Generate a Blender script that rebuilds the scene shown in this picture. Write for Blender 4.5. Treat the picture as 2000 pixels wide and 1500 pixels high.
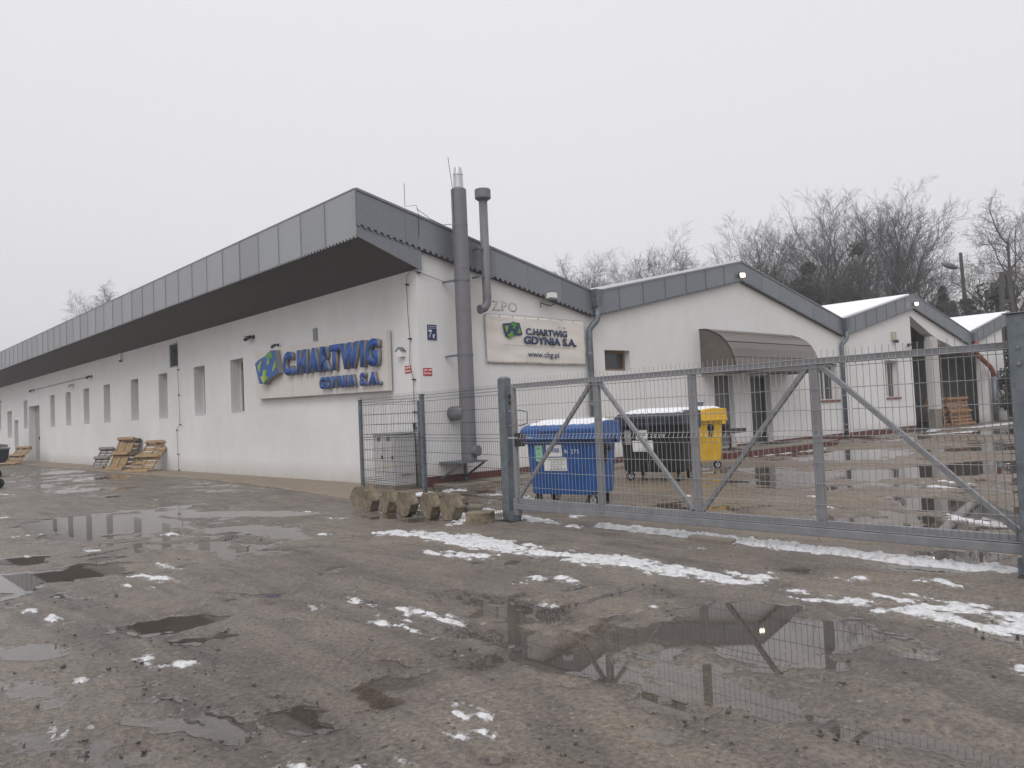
import bpy, bmesh, math, random
import numpy as np
from mathutils import Matrix, Vector, Euler

# ---------------------------------------------------------------- camera, world, sun, exposure
for o in list(bpy.data.objects): bpy.data.objects.remove(o)
S = bpy.context.scene
C = S.collection
R_ = math.radians
cam = bpy.data.cameras.new('camera'); cam.sensor_width = 36.0; cam.lens = 27.43
cam.clip_start = 0.05; cam.clip_end = 3000
co = bpy.data.objects.new('camera', cam); C.objects.link(co)
co.matrix_world = Matrix(((0.737671, 0.005496, -0.675138, -10.50), (-0.673784, -0.05782, -0.736663, -14.57),
                          (-0.043085, 0.998312, -0.038949, 1.6), (0, 0, 0, 1)))
S.camera = co
S.view_settings.view_transform = 'Standard'; S.view_settings.look = 'None'
S.view_settings.exposure = 0.0; S.view_settings.gamma = 1.0
S.cycles.max_bounces = 6; S.cycles.volume_bounces = 0
try: S.cycles.use_denoising = True
except Exception: pass
SUN_EL, SUN_AZ = R_(48), R_(236)
w = bpy.data.worlds.new("World"); S.world = w; w.use_nodes = True
nt = w.node_tree; N = nt.nodes; L = nt.links; N.clear()
sky = N.new('ShaderNodeTexSky'); sky.sky_type = 'NISHITA'; sky.sun_disc = False
sky.sun_elevation = SUN_EL; sky.sun_rotation = SUN_AZ; sky.air_density = 1.0; sky.dust_density = 4.0
hs = N.new('ShaderNodeHueSaturation'); hs.inputs['Saturation'].default_value = 0.25
L.new(sky.outputs[0], hs.inputs['Color'])
bg1 = N.new('ShaderNodeBackground'); bg1.inputs['Strength'].default_value = 0.05
L.new(hs.outputs[0], bg1.inputs['Color'])
tc = N.new('ShaderNodeTexCoord'); sx = N.new('ShaderNodeSeparateXYZ'); L.new(tc.outputs['Generated'], sx.inputs[0])
nz = N.new('ShaderNodeTexNoise'); nz.inputs['Scale'].default_value = 1.6; nz.inputs['Detail'].default_value = 3
L.new(tc.outputs['Generated'], nz.inputs['Vector'])
md = N.new('ShaderNodeMath'); md.operation = 'MULTIPLY_ADD'; md.inputs[1].default_value = 0.10
L.new(nz.outputs[0], md.inputs[0]); L.new(sx.outputs[2], md.inputs[2])
rp = N.new('ShaderNodeValToRGB'); e = rp.color_ramp.elements
e[0].position = 0.0; e[0].color = (0.53, 0.510, 0.53, 1)
e[1].position = 1.0; e[1].color = (0.95, 0.94, 0.95, 1)
a = e.new(0.20); a.color = (0.61, 0.59, 0.61, 1)
a = e.new(0.52); a.color = (0.72, 0.70, 0.725, 1)
L.new(md.outputs[0], rp.inputs[0])
bg2 = N.new('ShaderNodeBackground'); bg2.inputs['Strength'].default_value = 1.0; L.new(rp.outputs[0], bg2.inputs['Color'])
ad = N.new('ShaderNodeAddShader'); L.new(bg1.outputs[0], ad.inputs[0]); L.new(bg2.outputs[0], ad.inputs[1])
wo = N.new('ShaderNodeOutputWorld'); L.new(ad.outputs[0], wo.inputs['Surface'])
sl = bpy.data.lights.new('sun', 'SUN'); sl.energy = 0.6; sl.angle = R_(25); sl.color = (1, 0.975, 0.95)
so = bpy.data.objects.new('sun', sl); C.objects.link(so)
# nishita rotation: azimuth measured from +Y clockwise
dv = Vector((math.sin(SUN_AZ) * math.cos(SUN_EL), math.cos(SUN_AZ) * math.cos(SUN_EL), math.sin(SUN_EL)))
so.rotation_euler = dv.to_track_quat('Z', 'Y').to_euler(); so.location = dv * 50

# ---------------------------------------------------------------- helpers
def tag(o, label=None, cat=None, group=None, kind=None):
    if label: o['label'] = label
    if cat: o['category'] = cat
    if group: o['group'] = group
    if kind: o['kind'] = kind
    return o
def thing(name, label, cat, loc=(0, 0, 0), rz=0.0, group=None):
    o = bpy.data.objects.new(name, None); C.objects.link(o); o.empty_display_size = 0.2
    o.location = loc; o.rotation_euler = (0, 0, rz)
    return tag(o, label, cat, group)
def obj(name, mb, mat, parent=None, smooth=False):
    if isinstance(mb, MB): me = mb.mesh(name)
    else: me = mb
    me.name = name
    if mat is not None:
        me.materials.clear(); me.materials.append(mat)
    if smooth:
        for p in me.polygons: p.use_smooth = True
    o = bpy.data.objects.new(name, me); C.objects.link(o)
    if parent is not None: o.parent = parent
    return o
def dup(root, loc=None, rot=None, scale=None, label=None):
    r = root.copy(); C.objects.link(r)
    if loc is not None: r.location = loc
    if rot is not None: r.rotation_euler = rot
    if scale is not None: r.scale = scale
    if label: r['label'] = label
    for ch in list(root.children):
        c = ch.copy(); C.objects.link(c); c.parent = r
        for g in ch.children:
            d = g.copy(); C.objects.link(d); d.parent = c
    return r
class MB:
    def __init__(s): s.v = []; s.f = []
    def add(s, v, f):
        n = len(s.v); s.v += [tuple(p) for p in v]; s.f += [tuple(i + n for i in q) for q in f]; return s
    def mesh(s, name):
        me = bpy.data.meshes.new(name); me.from_pydata(s.v, [], s.f); me.update(); return me
    def box(s, x0, x1, y0, y1, z0, z1):
        x0, x1 = sorted((x0, x1)); y0, y1 = sorted((y0, y1)); z0, z1 = sorted((z0, z1))
        return s.add([(x0,y0,z0),(x1,y0,z0),(x1,y1,z0),(x0,y1,z0),(x0,y0,z1),(x1,y0,z1),(x1,y1,z1),(x0,y1,z1)],
                     [(0,3,2,1),(4,5,6,7),(0,1,5,4),(1,2,6,5),(2,3,7,6),(3,0,4,7)])
    def bar(s, a, b, w, h, up=(0, 0, 1)):
        a = Vector(a); b = Vector(b); d = (b - a).normalized(); u = Vector(up)
        if abs(d.dot(u)) > 0.99: u = Vector((1, 0, 0))
        sd = d.cross(u).normalized(); u = sd.cross(d)
        vs = []
        for p in (a, b):
            for i, j in ((-1, -1), (1, -1), (1, 1), (-1, 1)): vs.append(p + sd * (w / 2 * i) + u * (h / 2 * j))
        return s.add(vs, [(0,3,2,1),(4,5,6,7),(0,1,5,4),(1,2,6,5),(2,3,7,6),(3,0,4,7)])
    def tube(s, pts, rad, n=8, caps=True):
        pts = [Vector(p) for p in pts]
        if not isinstance(rad, (list, tuple)): rad = [rad] * len(pts)
        base = len(s.v); prev = None
        for i, p in enumerate(pts):
            d = (pts[min(i + 1, len(pts) - 1)] - pts[max(i - 1, 0)])
            d = d.normalized() if d.length > 1e-9 else Vector((0, 0, 1))
            if prev is None:
                u = Vector((0, 0, 1)) if abs(d.z) < 0.9 else Vector((1, 0, 0))
                u = (u - d * u.dot(d)).normalized()
            else:
                u = prev - d * prev.dot(d)
                u = u.normalized() if u.length > 1e-6 else d.orthogonal().normalized()
            prev = u; t = d.cross(u)
            for k in range(n):
                a = 2 * math.pi * k / n
                s.v.append(tuple(p + (u * math.cos(a) + t * math.sin(a)) * rad[i]))
        for i in range(len(pts) - 1):
            for k in range(n):
                q = (k + 1) % n
                s.f.append((base + i*n + k, base + i*n + q, base + (i+1)*n + q, base + (i+1)*n + k))
        if caps:
            s.f.append(tuple(base + k for k in reversed(range(n))))
            s.f.append(tuple(base + (len(pts) - 1) * n + k for k in range(n)))
        return s
    def lathe(s, c, prof, n=24):      # prof: (r, z) list, axis z
        base = len(s.v)
        for r, z in prof:
            for k in range(n):
                a = 2 * math.pi * k / n; s.v.append((c[0] + r * math.cos(a), c[1] + r * math.sin(a), c[2] + z))
        for i in range(len(prof) - 1):
            for k in range(n):
                q = (k + 1) % n; s.f.append((base+i*n+k, base+i*n+q, base+(i+1)*n+q, base+(i+1)*n+k))
        s.f.append(tuple(base + k for k in reversed(range(n)))); s.f.append(tuple(base + (len(prof)-1)*n + k for k in range(n)))
        return s
    def prism(s, poly, fn, a, b):     # poly: list of 2D, fn(u,v,w)->xyz
        n = len(poly); vs = [fn(u, v, a) for u, v in poly] + [fn(u, v, b) for u, v in poly]
        fs = [tuple(range(n)), tuple(reversed(range(n, 2 * n)))]
        for i in range(n):
            j = (i + 1) % n; fs.append((i, i + n, j + n, j))
        return s.add(vs, fs)
    def xform(s, M):
        s.v = [tuple(M @ Vector(p)) for p in s.v]; return s
def fixn(me):
    bm = bmesh.new(); bm.from_mesh(me); bmesh.ops.recalc_face_normals(bm, faces=bm.faces[:]); bm.to_mesh(me); bm.free(); return me
def bevel(o, wd=0.01, seg=2):
    m = o.modifiers.new('bevel', 'BEVEL'); m.width = wd; m.segments = seg; m.limit_method = 'ANGLE'; m.angle_limit = R_(40); return o
XZ = lambda u, v, w: (u, w, v)
YZ = lambda u, v, w: (w, u, v)

def mat(name, col, rough=0.6, metal=0.0, spec=0.5, var=0.0, scale=4.0, bump=0.0, bscale=60.0, coords='Object', stretch=(1, 1, 1), col2=None, thr=None):
    m = bpy.data.materials.new(name); m.use_nodes = True
    t = m.node_tree; B = t.nodes['Principled BSDF']
    B.inputs['Base Color'].default_value = (*col, 1); B.inputs['Roughness'].default_value = rough
    B.inputs['Metallic'].default_value = metal; B.inputs['Specular IOR Level'].default_value = spec
    tcn = t.nodes.new('ShaderNodeTexCoord'); mp = t.nodes.new('ShaderNodeMapping'); mp.inputs['Scale'].default_value = stretch
    t.links.new(tcn.outputs[coords], mp.inputs[0])
    if var > 0 or col2:
        n = t.nodes.new('ShaderNodeTexNoise'); n.inputs['Scale'].default_value = scale; n.inputs['Detail'].default_value = 6; n.inputs['Roughness'].default_value = 0.62
        t.links.new(mp.outputs[0], n.inputs['Vector'])
        r = t.nodes.new('ShaderNodeValToRGB'); e = r.color_ramp.elements
        lo, hi = thr if thr else (0.3, 0.7)
        e[0].position = lo; e[1].position = hi
        c2 = col2 if col2 else tuple(c * (1 + var) for c in col)
        c1 = col if col2 else tuple(c * (1 - var) for c in col)
        e[0].color = (*c1, 1); e[1].color = (*c2, 1)
        t.links.new(n.outputs[0], r.inputs[0]); t.links.new(r.outputs[0], B.inputs['Base Color'])
    if bump > 0:
        n2 = t.nodes.new('ShaderNodeTexNoise'); n2.inputs['Scale'].default_value = bscale; n2.inputs['Detail'].default_value = 4
        t.links.new(mp.outputs[0], n2.inputs['Vector'])
        b = t.nodes.new('ShaderNodeBump'); b.inputs['Strength'].default_value = bump; b.inputs['Distance'].default_value = 0.02
        t.links.new(n2.outputs[0], b.inputs['Height']); t.links.new(b.outputs[0], B.inputs['Normal'])
    return m
def plaster():
    m = mat('white_plaster', (0.60, 0.575, 0.555), 0.9, bump=0.35, bscale=45)
    t = m.node_tree; B = t.nodes['Principled BSDF']; nn = t.nodes.new; lk = t.links.new
    tcn = nn('ShaderNodeTexCoord')
    n1 = nn('ShaderNodeTexNoise'); n1.inputs['Scale'].default_value = 0.35; n1.inputs['Detail'].default_value = 5; lk(tcn.outputs['Object'], n1.inputs['Vector'])
    mp = nn('ShaderNodeMapping'); mp.inputs['Scale'].default_value = (1.6, 1.6, 0.8); lk(tcn.outputs['Object'], mp.inputs[0])
    n2 = nn('ShaderNodeTexNoise'); n2.inputs['Scale'].default_value = 1.2; n2.inputs['Detail'].default_value = 8; n2.inputs['Roughness'].default_value = 0.7; lk(mp.outputs[0], n2.inputs['Vector'])
    n3 = nn('ShaderNodeTexNoise'); n3.inputs['Scale'].default_value = 14; n3.inputs['Detail'].default_value = 6; lk(tcn.outputs['Object'], n3.inputs['Vector'])
    sp = nn('ShaderNodeSeparateXYZ'); lk(tcn.outputs['Object'], sp.inputs[0])
    # splash dirt near the ground (a stain with its own ragged edge)
    mr = nn('ShaderNodeMapRange'); mr.inputs['From Min'].default_value = 0.0; mr.inputs['From Max'].default_value = 0.55; mr.inputs['To Min'].default_value = 1; mr.inputs['To Max'].default_value = 0
    lk(sp.outputs[2], mr.inputs['Value'])
    ml = nn('ShaderNodeMath'); ml.operation = 'MULTIPLY'; lk(mr.outputs[0], ml.inputs[0]); lk(n2.outputs[0], ml.inputs[1])
    c1 = nn('ShaderNodeValToRGB'); e = c1.color_ramp.elements; e[0].position = 0.3; e[1].position = 0.7
    e[0].color = (0.685, 0.682, 0.682, 1); e[1].color = (0.765, 0.763, 0.768, 1); lk(n1.outputs[0], c1.inputs[0])
    c2 = nn('ShaderNodeValToRGB'); e = c2.color_ramp.elements; e[0].position = 0.30; e[1].position = 0.62
    e[0].color = (0.93, 0.925, 0.915, 1); e[1].color = (1, 1, 1, 1); lk(n2.outputs[0], c2.inputs[0])
    c3 = nn('ShaderNodeValToRGB'); e = c3.color_ramp.elements; e[0].position = 0.28; e[1].position = 0.42
    e[0].color = (0.93, 0.925, 0.92, 1); e[1].color = (1, 1, 1, 1); lk(n3.outputs[0], c3.inputs[0])
    m1 = nn('ShaderNodeMix'); m1.data_type = 'RGBA'; m1.blend_type = 'MULTIPLY'; m1.inputs[0].default_value = 1
    lk(c1.outputs[0], m1.inputs[6]); lk(c2.outputs[0], m1.inputs[7])
    m2 = nn('ShaderNodeMix'); m2.data_type = 'RGBA'; m2.blend_type = 'MULTIPLY'; m2.inputs[0].default_value = 1
    lk(m1.outputs[2], m2.inputs[6]); lk(c3.outputs[0], m2.inputs[7])
    m3 = nn('ShaderNodeMix'); m3.data_type = 'RGBA'; lk(ml.outputs[0], m3.inputs[0]); lk(m2.outputs[2], m3.inputs[6]); m3.inputs[7].default_value = (0.34, 0.29, 0.23, 1)
    lk(m3.outputs[2], B.inputs['Base Color'])
    return m
def zinc(name, col, axis):
    """galvanised sheet: tone changes per sheet, mottled spangle"""
    m = mat(name, col, 0.42, 0.35, 0.5); t = m.node_tree; B = t.nodes['Principled BSDF']; nn = t.nodes.new; lk = t.links.new
    tcn = nn('ShaderNodeTexCoord'); sp = nn('ShaderNodeSeparateXYZ'); lk(tcn.outputs['Object'], sp.inputs[0])
    dv_ = nn('ShaderNodeMath'); dv_.operation = 'DIVIDE'; dv_.inputs[1].default_value = 1.17; lk(sp.outputs[axis], dv_.inputs[0])
    fl = nn('ShaderNodeMath'); fl.operation = 'FLOOR'; lk(dv_.outputs[0], fl.inputs[0])
    wn = nn('ShaderNodeTexWhiteNoise'); wn.noise_dimensions = '1D'; lk(fl.outputs[0], wn.inputs['W'])
    n = nn('ShaderNodeTexNoise'); n.inputs['Scale'].default_value = 9; n.inputs['Detail'].default_value = 8; n.inputs['Roughness'].default_value = 0.7; lk(tcn.outputs['Object'], n.inputs['Vector'])
    a1 = nn('ShaderNodeMath'); a1.operation = 'MULTIPLY_ADD'; a1.inputs[1].default_value = 0.16; a1.inputs[2].default_value = 0.72; lk(wn.outputs[0], a1.inputs[0])
    a2 = nn('ShaderNodeMath'); a2.operation = 'MULTIPLY_ADD'; a2.inputs[1].default_value = 0.40; lk(n.outputs[0], a2.inputs[0]); lk(a1.outputs[0], a2.inputs[2])
    mx = nn('ShaderNodeVectorMath'); mx.operation = 'SCALE'; mx.inputs[0].default_value = col; lk(a2.outputs[0], mx.inputs['Scale'])
    lk(mx.outputs[0], B.inputs['Base Color'])
    r2 = nn('ShaderNodeMath'); r2.operation = 'MULTIPLY_ADD'; r2.inputs[1].default_value = 0.3; r2.inputs[2].default_value = 0.3; lk(n.outputs[0], r2.inputs[0]); lk(r2.outputs[0], B.inputs['Roughness'])
    b = nn('ShaderNodeBump'); b.inputs['Strength'].default_value = 0.25; b.inputs['Distance'].default_value = 0.03
    n4 = nn('ShaderNodeTexNoise'); n4.inputs['Scale'].default_value = 1.7; lk(tcn.outputs['Object'], n4.inputs['Vector']); lk(n4.outputs[0], b.inputs['Height']); lk(b.outputs[0], B.inputs['Normal'])
    return m
M = dict(
    plaster=plaster(),
    zincl=zinc('zinc_sheet_sky_lit', (0.315, 0.33, 0.345), 1),  # lighter copy of the gable zinc, open-sky reflection put into the colour
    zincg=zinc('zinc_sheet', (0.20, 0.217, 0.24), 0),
    gal=mat('galvanised_steel', (0.25, 0.265, 0.285), 0.45, 0.5, var=0.2, scale=14),
    galdark=mat('galvanised_post_steel', (0.15, 0.175, 0.195), 0.5, 0.4, var=0.28, scale=9),
    gate=mat('grey_painted_steel', (0.225, 0.23, 0.245), 0.42, 0.15, var=0.16, scale=5),
    wire=mat('galvanised_wire', (0.33, 0.33, 0.34), 0.4, 0.5),
    fwire=mat('grey_coated_wire', (0.035, 0.037, 0.04), 0.8, 0.0, spec=0.2),
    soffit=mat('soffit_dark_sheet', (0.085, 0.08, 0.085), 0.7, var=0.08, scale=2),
    plinth=mat('plinth_red_paint', (0.105, 0.035, 0.03), 0.7, var=0.3, scale=6, bump=0.2),
    snow=mat('snow', (0.34, 0.32, 0.30), 0.6, spec=0.3, col2=(0.64, 0.65, 0.67), scale=18, thr=(0.32, 0.52), bump=0.6, bscale=30),
    lidsnow=mat('clean_snow', (0.78, 0.79, 0.82), 0.75, spec=0.3, var=0.04, scale=9, bump=0.4, bscale=25),
    roofs=mat('roof_snow', (0.86, 0.87, 0.90), 0.8, spec=0.2, var=0.03, scale=1.5, bump=0.2, bscale=3),
    roofm=mat('roof_sheet', (0.16, 0.17, 0.18), 0.6, 0.2, var=0.15),
    flue=mat('grey_flue_paint', (0.165, 0.165, 0.18), 0.5, 0.1, var=0.07, scale=5),
    alu=mat('alu_cap', (0.55, 0.55, 0.56), 0.4, 0.6, var=0.1, scale=20),
    black=mat('black_plastic', (0.02, 0.02, 0.022), 0.5, var=0.2),
    rubber=mat('rubber', (0.022, 0.021, 0.021), 0.85, var=0.3, scale=20),
    glass=mat('window_glass', (0.03, 0.034, 0.04), 0.06, spec=0.6),
    wframe=mat('window_frame_white', (0.62, 0.61, 0.59), 0.5),
    bframe=mat('window_frame_brown', (0.19, 0.13, 0.075), 0.6),
    sill=mat('brick_sill', (0.20, 0.085, 0.06), 0.8, var=0.3, scale=12),
    doorg=mat('grey_door_paint', (0.125, 0.13, 0.14), 0.5, var=0.06),
    doord=mat('dark_door', (0.022, 0.020, 0.022), 0.35),
    doorl=mat('pale_green_grey_door', (0.33, 0.335, 0.31), 0.55, var=0.06, scale=3),
    concrete=mat('concrete_wet', (0.21, 0.185, 0.15), 0.55, var=0.22, scale=5, bump=0.4, bscale=35),
    apron=mat('apron_concrete', (0.25, 0.205, 0.155), 0.6, var=0.22, scale=2.5, bump=0.4, bscale=30),
    paver=mat('hexagonal_concrete', (0.10, 0.083, 0.058), 0.9, col2=(0.28, 0.235, 0.165), scale=7, bump=0.9, bscale=28),
    wood=mat('pallet_wood', (0.30, 0.205, 0.115), 0.8, var=0.28, scale=7, stretch=(1, 1, 1), bump=0.3, bscale=20),
    woodo=mat('pallet_wood_orange', (0.27, 0.145, 0.07), 0.8, var=0.3, scale=7, bump=0.3, bscale=20),
    woodg=mat('pallet_wood_weathered', (0.21, 0.19, 0.18), 0.85, var=0.25, scale=8, bump=0.3, bscale=20),
    woodd=mat('pallet_wood_dark', (0.10, 0.075, 0.055), 0.85, var=0.3, scale=8),
    sign=mat('sign_board_paint', (0.62, 0.595, 0.565), 0.6, var=0.05, scale=1.3, stretch=(1, 2.5, .5)),
    sblue=mat('sign_blue', (0.016, 0.085, 0.33), 0.45, var=0.12, scale=4),
    sside=mat('letter_side_grey', (0.24, 0.235, 0.235), 0.6),
    bin_b=mat('blue_plastic', (0.008, 0.072, 0.25), 0.42, var=0.28, scale=3, bump=0.05, bscale=9),
    bin_k=mat('dark_plastic', (0.009, 0.0095, 0.012), 0.5, var=0.25, scale=5),
    bin_kl=mat('navy_black_plastic_lid', (0.020, 0.024, 0.040), 0.42, var=0.25, scale=5),
    bin_y=mat('yellow_plastic', (0.64, 0.38, 0.012), 0.45, var=0.2, scale=3),
    banner=mat('banner_vinyl', (0.70, 0.665, 0.625), 0.6, var=0.03, scale=2, bump=0.5, bscale=2.2),
    navy=mat('print_navy', (0.028, 0.05, 0.12), 0.6),
    pgreen=mat('print_green', (0.10, 0.30, 0.06), 0.6),
    greenw=mat('label_green', (0.28, 0.55, 0.42), 0.6),
    white=mat('white_paint', (0.74, 0.74, 0.73), 0.6, var=0.05, scale=10),
    grey=mat('print_grey', (0.25, 0.25, 0.25), 0.7),
    red=mat('red_print', (0.50, 0.03, 0.03), 0.5),
    addr=mat('enamel_blue', (0.016, 0.032, 0.115), 0.35),
    yel=mat('yellow_print', (0.65, 0.5, 0.03), 0.5),
    copper=mat('red_brown_plastic_pipe', (0.27, 0.072, 0.035), 0.5, var=0.15),
    cab=mat('cabinet_grey', (0.50, 0.50, 0.50), 0.55, var=0.05, scale=3),
    cream=mat('beige_plastic', (0.42, 0.40, 0.33), 0.5),
    bark=mat('bark', (0.075, 0.065, 0.062), 0.95, var=0.2, scale=3),
    twig=mat('twigs', (0.072, 0.067, 0.069), 0.95),
    leaf=mat('evergreen_leaves', (0.028, 0.036, 0.026), 0.8, var=0.35, scale=1.5),
    needle=mat('conifer_needles', (0.022, 0.034, 0.026), 0.85, var=0.35, scale=1.2),
    fade=mat('faded_lettering', (0.44, 0.41, 0.35), 0.9, col2=(0.66, 0.64, 0.60), scale=18, thr=(0.4, 0.62)),
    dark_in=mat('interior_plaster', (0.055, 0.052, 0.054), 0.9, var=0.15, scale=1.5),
    colw=mat('column_whitewash', (0.50, 0.49, 0.475), 0.9, var=0.06),
    skin=mat('black_vinyl', (0.03, 0.03, 0.035), 0.4),
    stone=mat('pebbles', (0.05, 0.045, 0.042), 0.6, col2=(0.30, 0.26, 0.21), scale=3, thr=(0.45, 0.7)),
)
def grad_green():
    m = mat('sign_green_gradient', (0.1, 0.4, 0.05), 0.45); t = m.node_tree; B = t.nodes['Principled BSDF']; nn = t.nodes.new; lk = t.links.new
    g = nn('ShaderNodeTexCoord'); n = nn('ShaderNodeTexNoise'); n.inputs['Scale'].default_value = 1.6; lk(g.outputs['Object'], n.inputs['Vector'])
    r = nn('ShaderNodeValToRGB'); e = r.color_ramp.elements; e[0].position = 0.42; e[1].position = 0.58; e[0].color = (0.07, 0.27, 0.035, 1); e[1].color = (0.42, 0.50, 0.06, 1)
    lk(n.outputs[0], r.inputs[0]); lk(r.outputs[0], B.inputs['Base Color']); return m
M['sgreen'] = grad_green()
def canopy_mat():
    m = mat('smoky_polycarbonate', (0.125, 0.105, 0.09), 0.3, spec=0.5, var=0.12, scale=1.2, stretch=(0.3, 3, 3)); B = m.node_tree.nodes['Principled BSDF']
    B.inputs['Transmission Weight'].default_value = 0.0; B.inputs['Alpha'].default_value = 0.9; return m
M['canopy'] = canopy_mat()
def emis(name, col, st):
    m = bpy.data.materials.new(name); m.use_nodes = True; B = m.node_tree.nodes['Principled BSDF']
    B.inputs['Emission Color'].default_value = (*col, 1); B.inputs['Emission Strength'].default_value = st; return m
M['lamp'] = emis('led_lit', (1, 0.86, 0.62), 9)

def text_mesh(txt, h, bold=0.0, shear=0.0, ext=0.002, width=None, space=1.0):
    """built-in font text as mesh data lying in XY, lower-left at the origin, cap height h"""
    cu = bpy.data.curves.new('t', 'FONT'); cu.body = txt; cu.size = 1.0; cu.offset = bold; cu.shear = shear; cu.space_character = space
    cu.resolution_u = 3; cu.fill_mode = 'BOTH'
    o = bpy.data.objects.new('t', cu); C.objects.link(o)
    dg = bpy.context.evaluated_depsgraph_get(); dg.update()
    me = bpy.data.meshes.new_from_object(o.evaluated_get(dg)); bpy.data.objects.remove(o); bpy.data.curves.remove(cu)
    n = len(me.vertices); a = np.zeros(n * 3); me.vertices.foreach_get('co', a); a = a.reshape(-1, 3)
    mn = a.min(0); mx = a.max(0)
    ref = 0.73
    sy = h / ref; sxx = (width / (mx[0] - mn[0])) if width else sy
    a[:, 0] = (a[:, 0] - mn[0]) * sxx; a[:, 1] *= sy
    me.vertices.foreach_set('co', a.ravel()); me.update()
    # extrude: solid letters
    bm = bmesh.new(); bm.from_mesh(me); bmesh.ops.remove_doubles(bm, verts=bm.verts[:], dist=1e-5)
    r = bmesh.ops.extrude_face_region(bm, geom=bm.faces[:])
    for v in [g for g in r['geom'] if isinstance(g, bmesh.types.BMVert)]: v.co.z += ext
    bmesh.ops.recalc_face_normals(bm, faces=bm.faces[:]); bm.to_mesh(me); bm.free()
    return me, (mx[0] - mn[0]) * sxx
GAB = Matrix(((1, 0, 0), (0, 0, -1), (0, 1, 0))).to_4x4()     # text plane facing -y
LEF = Matrix(((0, 0, -1), (-1, 0, 0), (0, 1, 0))).to_4x4()    # text plane facing -x
def put_text(name, txt, h, mt, M4, parent=None, **k):
    me, wd = text_mesh(txt, h, **k); me.transform(M4); return obj(name, me, mt, parent), wd
# melting snow strips and puddles on the ground: polylines of (x, y, radius) in metres
DRY = [[(-7.267,-6.001,0.5),(-6.719,-6.065,0.7),(-6.293,-6.909,0.7),(-6.109,-7.82,0.6)],[(-7.45,-11.727,0.3),(-7.619,-11.314,0.5)]]
RUT = [[(-7.0,-7.381,0.1),(-6.803,-8.199,0.1),(-6.792,-8.854,0.1),(-6.742,-9.768,0.1),(-6.818,-10.694,0.1),(-6.983,-11.695,0.1),(-7.154,-12.451,0.1),(-7.276,-12.801,0.1)],[(-7.286,-7.756,0.1),(-7.198,-8.356,0.1),(-7.108,-9.186,0.1),(-7.158,-10.056,0.1),(-7.299,-10.772,0.1),(-7.574,-11.585,0.1),(-7.874,-12.138,0.1)],[(-9.05,-5.433,0.11),(-8.911,-6.491,0.11),(-8.798,-7.538,0.11),(-8.755,-8.789,0.11),(-8.807,-10.174,0.1),(-8.912,-10.988,0.1)],[(-8.719,-5.064,0.1),(-8.441,-7.367,0.1),(-8.397,-8.956,0.1),(-8.445,-10.303,0.1),(-8.6,-11.334,0.1)],[(-4.895,-10.22,0.1),(-5.185,-11.391,0.1),(-5.514,-12.367,0.1),(-6.041,-13.34,0.1)],[(-3.236,-8.35,0.1),(-4.148,-10.891,0.1),(-4.93,-12.461,0.1),(-5.469,-13.219,0.1)],[(-4.212,5.192,0.15),(-5.892,-4.228,0.15),(-6.162,-7.32,0.13),(-6.089,-8.952,0.12),(-6.034,-10.181,0.12)]]
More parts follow.
